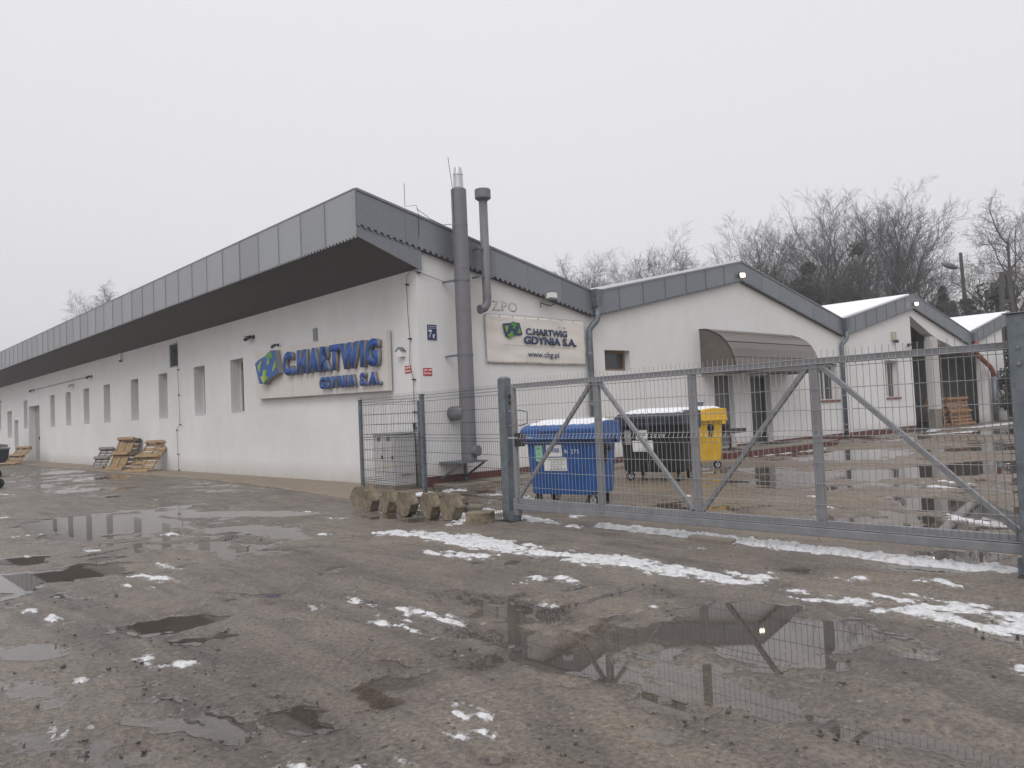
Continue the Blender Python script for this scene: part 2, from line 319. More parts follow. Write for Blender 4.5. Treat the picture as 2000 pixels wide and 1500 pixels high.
SNOW = [[(-4.471,-5.016,0.1),(-4.27,-5.167,0.25),(-4.178,-5.659,0.22),(-4.108,-6.257,0.3),(-4.175,-7.167,0.34),(-4.188,-7.911,0.22),(-4.121,-8.58,0.24),(-4.144,-9.116,0.28),(-4.177,-9.675,0.24),(-4.176,-10.1,0.19),(-4.148,-10.529,0.24),(-3.845,-10.72,0.12)],[(-4.931,-6.916,0.1),(-4.846,-7.397,0.15),(-4.758,-7.751,0.15)],[(-2.393,-7.366,0.08),(-2.318,-7.843,0.13),(-2.349,-8.45,0.14),(-2.374,-9.22,0.14),(-2.426,-9.92,0.15),(-2.447,-10.416,0.14),(-2.442,-10.696,0.15),(-2.488,-11.089,0.14),(-2.503,-11.584,0.13),(-2.468,-12.019,0.12),(-2.426,-12.319,0.1)],[(-2.239,-5.566,0.22),(-2.347,-6.055,0.16),(-2.474,-6.661,0.1),(-2.556,-7.183,0.04)],[(-1.937,-6.332,0.08),(-1.618,-6.322,0.17),(-1.308,-6.521,0.14)],[(-2.466,-4.286,0.2),(-2.565,-4.743,0.25),(-2.995,-5.146,0.15),(-3.381,-5.323,0.1)],[(-1.689,-3.883,0.1),(-1.938,-4.585,0.1),(-1.964,-4.809,0.12)],[(-4.273,-11.058,0.06),(-4.275,-11.246,0.1),(-4.298,-11.459,0.1)],[(-4.379,-11.583,0.08),(-4.367,-11.682,0.15),(-4.391,-11.814,0.15)],[(-3.547,-11.285,0.05),(-3.519,-11.434,0.07),(-3.513,-11.62,0.04)],[(-4.519,-11.284,0.05),(-4.5,-11.536,0.04)],[(-4.021,-11.827,0.06),(-4.034,-11.925,0.1)],[(-3.965,-12.016,0.12),(-4.151,-12.179,0.2),(-4.096,-12.378,0.2),(-4.099,-12.569,0.15)],[(-4.446,-11.974,0.08),(-4.405,-12.2,0.1),(-4.369,-12.433,0.1),(-4.472,-12.632,0.1),(-4.563,-12.86,0.06)],[(-4.209,-12.683,0.1),(-4.218,-12.782,0.2),(-4.276,-12.921,0.25)],[(-3.271,-11.883,0.05),(-3.279,-12.009,0.12),(-3.31,-12.101,0.08)],[(-5.303,-13.008,0.05),(-5.288,-13.083,0.06),(-5.312,-13.167,0.05)],[(-6.859,-8.223,0.022),(-6.832,-8.508,0.032),(-6.802,-8.869,0.036),(-6.73,-9.156,0.036)],[(-6.72,-9.328,0.029),(-6.726,-9.499,0.036),(-6.732,-9.71,0.029)],[(-7.083,-9.094,0.036),(-7.073,-9.278,0.065),(-7.043,-9.411,0.043)],[(-7.026,-9.572,0.043),(-7.056,-9.667,0.036)],[(-7.076,-9.856,0.022),(-7.072,-10.004,0.022)],[(-7.207,-8.228,0.029),(-7.189,-8.339,0.036),(-7.158,-8.436,0.032)],[(-7.825,-11.122,0.018),(-7.83,-11.238,0.025),(-7.843,-11.33,0.025),(-7.849,-11.395,0.022)],[(-8.024,-11.432,0.022),(-8.002,-11.475,0.022)],[(-8.713,-8.629,0.022),(-8.674,-8.8,0.036),(-8.642,-9.009,0.05),(-8.558,-9.059,0.022)],[(-9.471,-9.675,0.022),(-9.445,-9.725,0.043),(-9.398,-9.726,0.022)],[(-9.144,-8.856,0.022),(-9.11,-8.865,0.022),(-9.022,-8.878,0.014)],[(-8.981,-6.227,0.029),(-8.927,-6.47,0.029),(-8.861,-6.965,0.022)],[(-7.65,-2.496,0.036),(-7.524,-2.758,0.05),(-7.36,-2.864,0.036)],[(-6.394,-2.09,0.043),(-6.248,-2.325,0.072),(-6.111,-2.637,0.036)],[(-6.473,-3.326,0.036),(-6.428,-3.473,0.022)],[(-7.715,-5.24,0.036),(-7.671,-5.53,0.05),(-7.621,-5.862,0.043),(-7.618,-6.158,0.022)],[(-7.369,-4.723,0.036),(-7.349,-4.964,0.036),(-7.323,-5.259,0.022)],[(-8.001,-5.469,0.029),(-7.964,-5.644,0.036),(-7.933,-5.929,0.029),(-7.906,-6.161,0.022)],[(-7.586,3.647,0.05),(-7.35,3.522,0.05),(-7.142,3.606,0.036)],[(-7.933,0.001,0.036),(-7.797,-0.026,0.043)],[(-7.657,0.142,0.043),(-7.576,0.111,0.029)],[(-8.313,-2.461,0.029),(-8.261,-2.406,0.036)],[(-3.054,16.768,0.072),(-2.673,16.291,0.072)],[(-5.001,14.272,0.072),(-4.971,13.773,0.072)],[(-6.364,11.226,0.058),(-6.218,10.306,0.043)],[(-8.802,-11.078,0.022),(-8.755,-11.138,0.025),(-8.67,-11.224,0.014)],[(-8.613,-11.311,0.022),(-8.497,-11.433,0.022)],[(-4.775,-2.968,0.036),(-4.727,-3.466,0.036)],[(-4.977,-4.372,0.05),(-4.951,-4.5,0.036)],[(-4.043,-2.612,0.029),(-3.827,-2.993,0.05)],[(-3.646,-1.409,0.036),(-3.655,-1.542,0.029)],[(-5.838,-9.751,0.02),(-5.861,-9.866,0.02)],[(-5.475,-10.454,0.03),(-5.447,-10.546,0.04)],[(-3.134,-9.38,0.06),(-3.057,-9.496,0.08)],[(-3.398,-9.595,0.04),(-3.347,-9.671,0.05)],[(-3.901,-10.321,0.08),(-3.887,-10.423,0.05)],[(-8.037,-11.407,0.014),(-7.986,-11.447,0.022)],[(-5.478,-9.077,0.05),(-5.217,-9.053,0.08),(-5.066,-9.182,0.08),(-5.172,-9.42,0.05)],[(-5.845,-9.438,0.03),(-5.789,-9.575,0.04)],[(10.48,-1.887,0.05),(11.377,-1.792,0.12),(12.61,-1.976,0.13),(13.916,-2.171,0.13),(15.006,-2.076,0.12),(15.299,-2.292,0.06)],[(27.507,-1.068,0.2),(30.354,-0.414,0.35),(31.17,-1.288,0.4),(33.396,-1.635,0.5),(37.207,-1.856,0.6)],[(24.054,-1.986,0.15),(25.731,-2.412,0.2),(27.495,-2.86,0.3)],[(4.274,-9.263,0.1),(4.419,-9.382,0.2),(4.134,-9.602,0.15)],[(0.619,-10.846,0.05),(0.594,-10.994,0.12),(0.5,-11.199,0.12),(0.354,-11.3,0.05)],[(1.018,-10.64,0.04),(0.736,-10.858,0.05)],[(4.867,-8.74,0.08),(5.33,-9.116,0.1),(4.959,-9.749,0.06)],[(9.781,-8.752,0.08),(9.848,-9.042,0.1)],[(-0.663,-11.724,0.06),(-0.742,-11.918,0.1)],[(2.081,-8.161,0.08),(2.038,-8.246,0.06)],[(0.98,-9.013,0.05),(0.965,-9.115,0.05)],[(-0.157,-2.56,0.15),(0.055,-2.572,0.15)],[(-0.983,-3.612,0.1),(-0.942,-3.695,0.1)],[(-0.219,-2.2,0.06),(-0.214,-2.436,0.06)],[(-1.026,-3.163,0.05),(-0.864,-3.121,0.05)],[(-0.336,-1.235,0.12),(0.276,-0.812,0.2),(0.2,-1.178,0.15)],[(-0.033,-3.262,0.1),(-0.208,-3.707,0.1),(-0.491,-4.071,0.05)],[(1.329,-6.186,0.05),(1.285,-6.283,0.05)],[(-0.026,-5.704,0.08),(0.014,-5.785,0.08)],[(-1.722,-3.009,0.12),(-2.141,-2.692,0.1),(-3.007,-2.885,0.06)]]
PUD = [[(-7.167,1.819,0.35),(-6.826,1.488,0.9),(-6.563,0.532,1.15),(-6.365,-0.507,0.9),(-6.286,-1.286,0.35)],[(-7.501,-0.5,0.3),(-7.232,-1.475,0.35),(-6.865,-1.701,0.3)],[(-8.129,-0.92,0.1),(-7.774,-1.14,0.15)],[(-6.045,1.489,0.5),(-5.277,0.991,0.5),(-4.741,-0.138,0.42),(-4.289,-0.67,0.4),(-3.892,-1.687,0.25)],[(-5.684,-2.28,0.2),(-5.34,-2.441,0.35),(-5.165,-3.333,0.35),(-5.24,-4.293,0.15)],[(-6.292,-3.45,0.2),(-6.414,-4.296,0.2),(-6.592,-5.055,0.1)],[(-8.595,-2.609,0.25),(-8.426,-2.61,0.25),(-8.361,-3.182,0.12)],[(-8.829,-4.063,0.3),(-8.564,-4.246,0.35),(-8.239,-4.412,0.35),(-7.928,-4.452,0.25),(-7.662,-4.19,0.12)],[(-8.547,-7.734,0.06),(-8.362,-7.772,0.22),(-8.16,-7.777,0.25),(-8.004,-7.871,0.1)],[(-8.302,-8.485,0.05),(-8.247,-8.511,0.07),(-8.158,-8.514,0.04)],[(-8.822,-10.067,0.05),(-8.812,-10.223,0.08),(-8.827,-10.465,0.06)],[(-9.137,-9.852,0.08),(-9.011,-10.05,0.12),(-8.935,-10.292,0.08)],[(-9.393,-7.556,0.1),(-9.252,-7.689,0.15),(-9.156,-8.037,0.1)],[(-6.135,-10.645,0.1),(-6.198,-10.986,0.18),(-5.992,-11.141,0.24),(-5.607,-11.309,0.42),(-5.598,-11.631,0.45),(-5.427,-11.843,0.4),(-5.243,-11.973,0.3),(-4.912,-11.967,0.12)],[(-5.296,-10.875,0.12),(-4.988,-11.143,0.3),(-4.798,-11.389,0.25)],[(-6.492,-10.911,0.06),(-6.448,-11.232,0.07),(-6.47,-11.454,0.05)],[(-6.074,-11.687,0.1),(-6.003,-11.937,0.2),(-5.865,-12.104,0.16),(-5.867,-12.333,0.08)],[(-6.807,-11.359,0.08),(-6.831,-11.613,0.1),(-6.881,-11.936,0.09)],[(-6.518,-11.845,0.08),(-6.598,-12.083,0.12),(-6.661,-12.308,0.12),(-6.719,-12.513,0.1),(-6.663,-12.648,0.07)],[(-6.71,-12.722,0.07),(-6.692,-12.865,0.09),(-6.638,-13.033,0.1),(-6.619,-13.182,0.1),(-6.613,-13.388,0.1)],[(-7.048,-11.765,0.04),(-7.046,-11.92,0.06),(-7.061,-12.046,0.04)],[(-7.194,-11.253,0.04),(-7.164,-11.328,0.06)],[(-7.405,-12.028,0.05),(-7.363,-12.123,0.06)],[(-8.147,-11.678,0.04),(-8.107,-11.723,0.06)],[(-2.779,-11.406,0.1),(-2.648,-11.636,0.14),(-2.568,-11.878,0.1)],[(-1.868,-11.503,0.15),(-1.931,-11.763,0.3),(-1.803,-11.953,0.2)],[(-3.498,-10.765,0.05),(-3.396,-10.868,0.07)],[(4.926,-6.477,0.3),(5.758,-7.073,0.6),(6.663,-7.864,0.9),(8.28,-8.734,1.3),(9.881,-9.185,1.2)],[(3.246,-7.743,0.25),(4.431,-8.166,0.3),(4.312,-9.121,0.3)],[(2.634,-9.336,0.3),(1.995,-10.314,0.7),(1.405,-11.023,0.7),(1.08,-11.469,0.4)],[(0.834,-9.97,0.2),(0.529,-10.488,0.25)],[(4.143,-5.985,0.35),(3.818,-6.621,0.4)],[(4.136,-5.326,0.3),(3.995,-5.597,0.3)],[(14.218,-5.967,0.5),(15.509,-7.202,1.0)],[(-0.075,-10.827,0.15),(-0.192,-11.043,0.2)],[(-8.46,-10.516,0.12),(-8.528,-10.705,0.06)],[(-8.071,-10.576,0.04),(-8.028,-10.724,0.04)],[(-7.362,-10.381,0.08),(-7.297,-10.62,0.05)],[(-8.556,-10.406,0.04),(-8.449,-10.495,0.04)]]
# ---------------------------------------------------------------- ground
def _lat(seed):
    return np.random.RandomState(seed).rand(256, 256)
_LT = [_lat(i) for i in range(6)]
def vnoise(x, y, s=0):
    t = _LT[s]; xi = np.floor(x).astype(int); yi = np.floor(y).astype(int); fx = x - xi; fy = y - yi
    fx = fx * fx * (3 - 2 * fx); fy = fy * fy * (3 - 2 * fy)
    g = lambda i, j: t[(xi + i) & 255, (yi + j) & 255]
    return (g(0,0)*(1-fx)+g(1,0)*fx)*(1-fy) + (g(0,1)*(1-fx)+g(1,1)*fx)*fy
def fbm(x, y, o=4, s=0, r=0.5):
    v = 0; a = 1; n = 0
    for k in range(o):
        v = v + a * vnoise(x * 2**k + 17.3 * k, y * 2**k + 5.1 * k, (s + k) % 6); n += a; a *= r
    return v / n
def strokes(x, y, LS):
    """largest of (r - distance) over all strokes: positive inside"""
    best = np.full(x.shape, -9.0)
    for l in LS:
        if len(l) == 1: l = l + l
        for (x0, y0, r0), (x1, y1, r1) in zip(l[:-1], l[1:]):
            dx, dy = x1 - x0, y1 - y0; q = dx*dx + dy*dy + 1e-9
            t = np.clip(((x - x0) * dx + (y - y0) * dy) / q, 0, 1)
            d = (r0 + (r1 - r0) * t) - np.hypot(x - x0 - t*dx, y - y0 - t*dy)
            best = np.maximum(best, d)
    return best
CX0, CY0 = -10.5, -14.6
ang = np.concatenate([np.arange(-180, -20, 6), np.arange(-20, 2, 1.5), np.arange(2, 84, 0.17), np.arange(84, 100, 1.5), np.arange(100, 180, 6)])
th = np.radians(90 - ang)[::-1]      # azimuth from +Y clockwise -> math angle
rad = [0.02, 0.6, 1.2, 1.8]; r = 2.3
while r < 60: rad.append(r); r *= 1.0062
while r < 900: rad.append(r); r *= 1.09
rad = np.array(rad); NA, NR = len(th), len(rad)
RR, TT = np.meshgrid(rad, th, indexing='ij'); GX = CX0 + RR * np.cos(TT); GY = CY0 + RR * np.sin(TT)
near = np.clip((70 - RR) / 30, 0, 1)
wn = (fbm(GX * 1.1, GY * 1.1, 4, 0) - 0.5)
wf = (fbm(GX * 5, GY * 5, 4, 2) - 0.5)
wx = (fbm(GX * 16, GY * 16, 3, 3) - 0.5)
pd = strokes(GX, GY, PUD)
pd = pd + (wn * 0.32 + wf * 0.36) * np.clip(RR / 9, 0.5, 1.2) + wx * 0.08 + 0.03
wet = fbm(GX * 0.45 + 3.1, GY * 0.45, 4, 1)              # general wetness, extra shallow film
film = (wet - 0.57) * 1.2 + wf * 0.6
inside = ((GX > -2.6) & (GY < -1.2)).astype(float)       # the yard behind the gate holds more water
film = film + inside * 0.09 - 0.35 * np.clip(strokes(GX, GY, DRY) * 3 + 1, 0, 1)
pudl = np.maximum(pd, film - 0.08)
rough = (wn * 0.05 + wf * 0.022 + (fbm(GX * 22, GY * 22, 2, 4) - 0.5) * 0.009) * near
GZ = np.where(pudl > 0, -0.012, -0.012 + np.minimum(-pudl * 0.10, 0.010) + np.abs(rough) * np.clip(-pudl * 6, 0, 1))
rt = strokes(GX, GY, RUT); rut = np.clip(rt / .10 + 1, 0, 1) * (0.35 + fbm(GX * 2, GY * 2, 3, 4)); rut = rut * (0.75 + 0.5 * (fbm(GX * 14, GY * 14, 2, 1)))
GZ = np.where(pudl > 0, GZ, GZ - 0.008 * np.clip(rut, 0, 1) * near)
sn = strokes(GX, GY, SNOW)
big = np.clip(sn + 0.35, 0, 0.35)
rag = fbm(GX * 12, GY * 5, 4, 5, 0.65) - 0.53
sn2 = sn - 0.02 + rag * np.clip(0.16 + 1.9 * np.clip(sn + .2, 0, .5), .10, 1.1) + wx * 0.22
verts = np.stack([GX, GY, GZ], -1).reshape(-1, 3)
i = np.arange(NR - 1)[:, None]; j = np.arange(NA)[None, :]; j2 = (j + 1) % NA
quads = np.stack([i * NA + j, (i + 1) * NA + j, (i + 1) * NA + j2, i * NA + j2], -1).reshape(-1, 4)
def np_mesh(name, V, Q, smooth=True):
    me = bpy.data.meshes.new(name); me.vertices.add(len(V)); me.vertices.foreach_set('co', V.astype(np.float32).ravel())
    me.loops.add(Q.size); me.loops.foreach_set('vertex_index', Q.astype(np.int32).ravel())
    me.polygons.add(len(Q)); me.polygons.foreach_set('loop_start', np.arange(0, Q.size, 4, dtype=np.int32))
    me.polygons.foreach_set('loop_total', np.full(len(Q), 4, dtype=np.int32))
    me.polygons.foreach_set('use_smooth', np.full(len(Q), smooth)); me.update(calc_edges=True); me.validate(); return me
gme = np_mesh('ground', verts, quads)
for nm, ar in (('pud', pudl + 0.05 * np.clip(rut, 0, 1)), ('rut', np.clip(rut, 0, 1)), ('slush', sn2), ('yard', np.clip((GX + 2.2) * 1.2, 0, 1) * np.clip((-GY - 0.5), 0, 1))):
    at = gme.attributes.new(nm, 'FLOAT', 'POINT'); at.data.foreach_set('value', ar.astype(np.float32).ravel())
def ground_mat():
    m = bpy.data.materials.new('wet_gravel_ground'); m.use_nodes = True; t = m.node_tree; B = t.nodes['Principled BSDF']; nn = t.nodes.new; lk = t.links.new
    def math_(op, a, b=None, c=None, clamp=False):
        n = nn('ShaderNodeMath'); n.operation = op; n.use_clamp = clamp
        for k, v in enumerate((a, b, c)):
            if v is None: continue
            if isinstance(v, (int, float)): n.inputs[k].default_value = v
            else: lk(v, n.inputs[k])
        return n.outputs[0]
    def noise(sc, det=5, ro=0.6, vec=None, dist=0.0):
        n = nn('ShaderNodeTexNoise'); n.inputs['Scale'].default_value = sc; n.inputs['Detail'].default_value = det; n.inputs['Roughness'].default_value = ro; n.inputs['Distortion'].default_value = dist
        lk(vec or co_, n.inputs['Vector']); return n.outputs[0]
    def ramp(f, st):
        r = nn('ShaderNodeValToRGB'); e = r.color_ramp.elements
        while len(e) < len(st): e.new(0.5)
        for k, (p, c) in enumerate(st): e[k].position = p; e[k].color = (*c, 1)
        lk(f, r.inputs[0]); return r.outputs[0]
    def mix(f, a, b, bl='MIX'):
        n = nn('ShaderNodeMix'); n.data_type = 'RGBA'; n.blend_type = bl
        if isinstance(f, float): n.inputs[0].default_value = f
        else: lk(f, n.inputs[0])
        for k, v in ((6, a), (7, b)):
            if isinstance(v, tuple): n.inputs[k].default_value = (*v, 1)
            else: lk(v, n.inputs[k])
        return n.outputs[2]
    def att(nm):
        a = nn('ShaderNodeAttribute'); a.attribute_name = nm; return a.outputs['Fac']
    g = nn('ShaderNodeTexCoord'); co_ = g.outputs['Object']
    # tyre tracks run roughly towards the gate: stretch one noise along that way
    mp = nn('ShaderNodeMapping'); mp.inputs['Rotation'].default_value = (0, 0, R_(-6)); mp.inputs['Scale'].default_value = (6.0, 0.8, 1); lk(co_, mp.inputs[0]); tr = noise(0.8, 6, 0.62, mp.outputs[0], 0.9)
    n1 = noise(0.55, 6, 0.6); n2 = noise(3.5, 6, 0.7); n3 = noise(28, 5, 0.75); n4 = noise(90, 3, 0.7)
    base = ramp(n1, [(0.28, (0.140, 0.119, 0.102)), (0.5, (0.180, 0.157, 0.136)), (0.72, (0.225, 0.192, 0.155))])
    base = mix(1.0, base, ramp(tr, [(0.3, (0.76, 0.76, 0.78)), (0.5, (0.98, 0.98, 0.98)), (0.72, (1.15, 1.12, 1.07))]), 'MULTIPLY')
    base = mix(1.0, base, ramp(n2, [(0.28, (0.80, 0.80, 0.80)), (0.5, (1, 1, 1)), (0.74, (1.12, 1.10, 1.07))]), 'MULTIPLY')
    base = mix(1.0, base, ramp(n3, [(0.3, (0.46, 0.46, 0.46)), (0.5, (1, 1, 1)), (0.7, (1.65, 1.57, 1.42))]), 'MULTIPLY')
    base = mix(math_('MULTIPLY', att('rut'), 0.75), base, mix(1.0, base, (0.66, 0.66, 0.69), 'MULTIPLY'))
    # brown yard behind the gate: old hexagonal pavers with mud
    yd = math_('MULTIPLY', att('yard'), ramp(noise(0.8, 4), [(0.35, (0.3, 0.3, 0.3)), (0.6, (1, 1, 1))]), None, True)
    base = mix(yd, base, mix(1.0, base, (1.10, 0.96, 0.76), 'MULTIPLY'))
    vb = nn('ShaderNodeTexVoronoi'); vb.feature = 'DISTANCE_TO_EDGE'; vb.inputs['Scale'].default_value = 2.6; lk(co_, vb.inputs['Vector'])
    jn = math_('MULTIPLY', ramp(vb.outputs['Distance'], [(0.0, (1, 1, 1)), (0.035, (0, 0, 0))]), math_('MULTIPLY', yd, 0.75))
    base = mix(jn, base, (0.04, 0.033, 0.028))
    # pebbles
    def peb(sc, thr):
        v = nn('ShaderNodeTexVoronoi'); v.inputs['Scale'].default_value = sc; lk(co_, v.inputs['Vector'])
        h = nn('ShaderNodeSeparateColor'); lk(v.outputs['Color'], h.inputs[0])
        on = math_('GREATER_THAN', h.outputs[0], thr); rr = math_('LESS_THAN', v.outputs['Distance'], math_('MULTIPLY', h.outputs[1], 0.38)); return math_('MULTIPLY', on, rr), h.outputs[2]
    p1, c1 = peb(55, 0.72); p2, c2 = peb(26, 0.91)
    pc = lambda c: ramp(c, [(0.0, (0.028, 0.026, 0.026)), (0.45, (0.07, 0.06, 0.052)), (0.62, (0.26, 0.225, 0.175)), (1.0, (0.40, 0.36, 0.29))])
    p3, c3 = peb(15, 0.97); base = mix(math_('MULTIPLY', p1, 0.75), base, pc(c1)); base = mix(math_('MULTIPLY', p2, 0.85), base, pc(c2)); base = mix(math_('MULTIPLY', p3, 0.85), base, pc(c3))
    # water
    pud = att('pud')
    edge = math_('ADD', pud, math_('MULTIPLY', math_('SUBTRACT', n3, 0.5), 0.30))
    edge = math_('ADD', edge, math_('MULTIPLY', math_('SUBTRACT', noise(9, 5, 0.7), 0.5), 0.22))
    edge = math_('ADD', edge, math_('MULTIPLY', math_('SUBTRACT', n4, 0.5), 0.07))
    wat = nn('ShaderNodeMapRange'); wat.inputs['From Min'].default_value = -0.004; wat.inputs['From Max'].default_value = 0.008; lk(edge, wat.inputs[0]); wat = wat.outputs[0]
    damp = nn('ShaderNodeMapRange'); damp.inputs['From Min'].default_value = -0.30; damp.inputs['From Max'].default_value = 0.02; lk(edge, damp.inputs[0]); damp = damp.outputs[0]
    base = mix(math_('MULTIPLY', damp, 0.30), base, mix(1.0, base, (0.55, 0.52, 0.50), 'MULTIPLY'))
    deep = nn('ShaderNodeMapRange'); deep.inputs['From Min'].default_value = 0.0; deep.inputs['From Max'].default_value = 0.35; lk(pud, deep.inputs[0])
    wc = mix(deep.outputs[0], mix(1.0, base, (0.62, 0.60, 0.58), 'MULTIPLY'), (0.075, 0.064, 0.054))
    base = mix(wat, base, wc)
    # melting slush and thin snow
    sl_ = math_('ADD', att('slush'), math_('MULTIPLY', math_('SUBTRACT', n3, 0.5), 0.34))
    sl_ = math_('ADD', sl_, math_('MULTIPLY', math_('SUBTRACT', n2, 0.5), 0.16))
    sf = nn('ShaderNodeMapRange'); sf.inputs['From Min'].default_value = -0.03; sf.inputs['From Max'].default_value = 0.03; lk(sl_, sf.inputs[0])
    base = mix(math_('MULTIPLY', sf.outputs[0], 0.85), base, (0.46, 0.455, 0.46))
    lk(base, B.inputs['Base Color'])
    rg = nn('ShaderNodeMapRange'); rg.inputs['To Min'].default_value = 0.52; rg.inputs['To Max'].default_value = 0.22; lk(damp, rg.inputs[0])
    rg2 = math_('ADD', rg.outputs[0], math_('MULTIPLY', math_('SUBTRACT', tr, 0.5), -0.5))
    ro = nn('ShaderNodeMix'); ro.data_type = 'FLOAT'; lk(wat, ro.inputs[0]); lk(rg2, ro.inputs[2]); ro.inputs[3].default_value = 0.02
    ro2 = nn('ShaderNodeMix'); ro2.data_type = 'FLOAT'; lk(sf.outputs[0], ro2.inputs[0]); lk(ro.outputs[0], ro2.inputs[2]); ro2.inputs[3].default_value = 0.7
    lk(ro2.outputs[0], B.inputs['Roughness']); B.inputs['IOR'].default_value = 1.45; B.inputs['Specular IOR Level'].default_value = 0.5
    hgt = math_('ADD', math_('MULTIPLY', n3, 0.9), math_('ADD', math_('MULTIPLY', n4, 0.3), math_('ADD', math_('MULTIPLY', p1, 0.25), math_('ADD', math_('MULTIPLY', p2, 0.5), math_('MULTIPLY', n2, 0.3)))))
    bs = math_('SUBTRACT', 1.0, wat); b = nn('ShaderNodeBump'); b.inputs['Distance'].default_value = 0.022
    lk(math_('MULTIPLY', bs, 0.85), b.inputs['Strength']); lk(hgt, b.inputs['Height']); lk(b.outputs[0], B.inputs['Normal'])
    return m
tag(obj('ground', gme, ground_mat()), kind='structure')

# snow lying on the ground: thin crusts with real thickness
rdg = strokes(GX, GY, [SNOW[2]]) + (fbm(GX * 5, GY * 4, 3, 2) - .5) * .10
sn2 = np.maximum(sn2, rdg)
ok = sn2 > 0.02; ok[:4, :] = False
q_ok = ok.reshape(-1)[quads].any(1) & (RR.reshape(-1)[quads[:, 0]] < 58)
hh = np.clip(sn2 - 0.02, -0.02, 0.13)
ridge = strokes(GX, GY, [SNOW[2]]) > -0.05
SZ = GZ + np.where(hh > 0, 0.006 + hh * np.where(ridge, 0.42, 0.12) * (0.75 + 0.5 * fbm(GX * 7, GY * 7, 3, 1)), hh * 1.2)
used = np.unique(quads[q_ok]); remap = -np.ones(len(verts), int); remap[used] = np.arange(len(used))
sv = np.stack([GX, GY, SZ], -1).reshape(-1, 3)[used]
tag(obj('snow_patches', np_mesh('snow_patches', sv, remap[quads[q_ok]]), M['snow']),
    'thin melting white snow crusts and ridges lying on the muddy ground', 'snow', kind='stuff')

# loose stones: one scatter of small angular pebbles
rs = random.Random(4); pm = MB()
ICO = [(0,0,1),(.89,0,.45),(.28,.85,.45),(-.72,.53,.45),(-.72,-.53,.45),(.28,-.85,.45),(.72,.53,-.45),(-.28,.85,-.45),(-.89,0,-.45),(-.28,-.85,-.45),(.72,-.53,-.45),(0,0,-1)]
ICF = [(0,1,2),(0,2,3),(0,3,4),(0,4,5),(0,5,1),(1,6,2),(2,7,3),(3,8,4),(4,9,5),(5,10,1),(6,7,2),(7,8,3),(8,9,4),(9,10,5),(10,6,1),(11,7,6),(11,8,7),(11,9,8),(11,10,9),(11,6,10)]
pk = np.random.RandomState(3); pa = np.radians(90 - pk.uniform(6, 80, 4200)); pr_ = 3.4 + 12 * pk.rand(4200) ** 1.5; PXs, PYs = CX0 + pr_ * np.cos(pa), CY0 + pr_ * np.sin(pa)
keep = (strokes(PXs, PYs, PUD) < -.03) & (fbm(PXs * .45 + 3.1, PYs * .45, 4, 1) < .62); PXs, PYs = PXs[keep].tolist(), PYs[keep].tolist()
for k in range(len(PXs)):
    x, y = PXs[k], PYs[k]
    s_ = 0.003 + 0.013 * rs.random() ** 3.2 + (0.014 if rs.random() < 0.012 else 0)
    n0 = len(pm.v); sx_, sy_, sz_ = (s_ * rs.uniform(.7, 1.3) for _ in range(3)); ca, sa = math.cos(k), math.sin(k)
    for p in ICO:
        j_ = rs.uniform(.8, 1.2); px_, py_, pz_ = p[0]*sx_*j_, p[1]*sy_*j_, p[2]*sz_*.7*j_
        pm.v.append((x + px_*ca - py_*sa, y + px_*sa + py_*ca, -0.004 + pz_ + s_ * .2))
    pm.f += [tuple(i_ + n0 for i_ in f) for f in ICF]
tag(obj('pebbles', pm, M['stone']), 'small dark and tan stones scattered over the wet ground', 'pebbles', kind='stuff')

# apron strip along the long wall and ledge along the gable wall
mb = MB(); ap = [(-2.2,-0.6),(-1.82,2.1),(-1.42,5.8),(-1.22,9.9),(-1.3,14.2),(-1.42,17.3),(-1.3,30),(-1.2,60),(-1.2,78)]
pol = ap + [(0.0, 78), (0.0, -0.35), (-0.9, -0.75)]
mb.prism(pol, lambda u, v, w: (u, v, w), -0.05, 0.035)
o = obj('pavement_strip', mb, M['apron']); fixn(o.data); bevel(o, 0.02, 1); tag(o, kind='structure')
mb = MB(); mb.box(0.25, 10.2, -0.85, -0.0, -0.05, 0.085)
o = obj('pavement_ledge', mb, M['concrete']); bevel(o, 0.015, 1); tag(o, kind='structure')

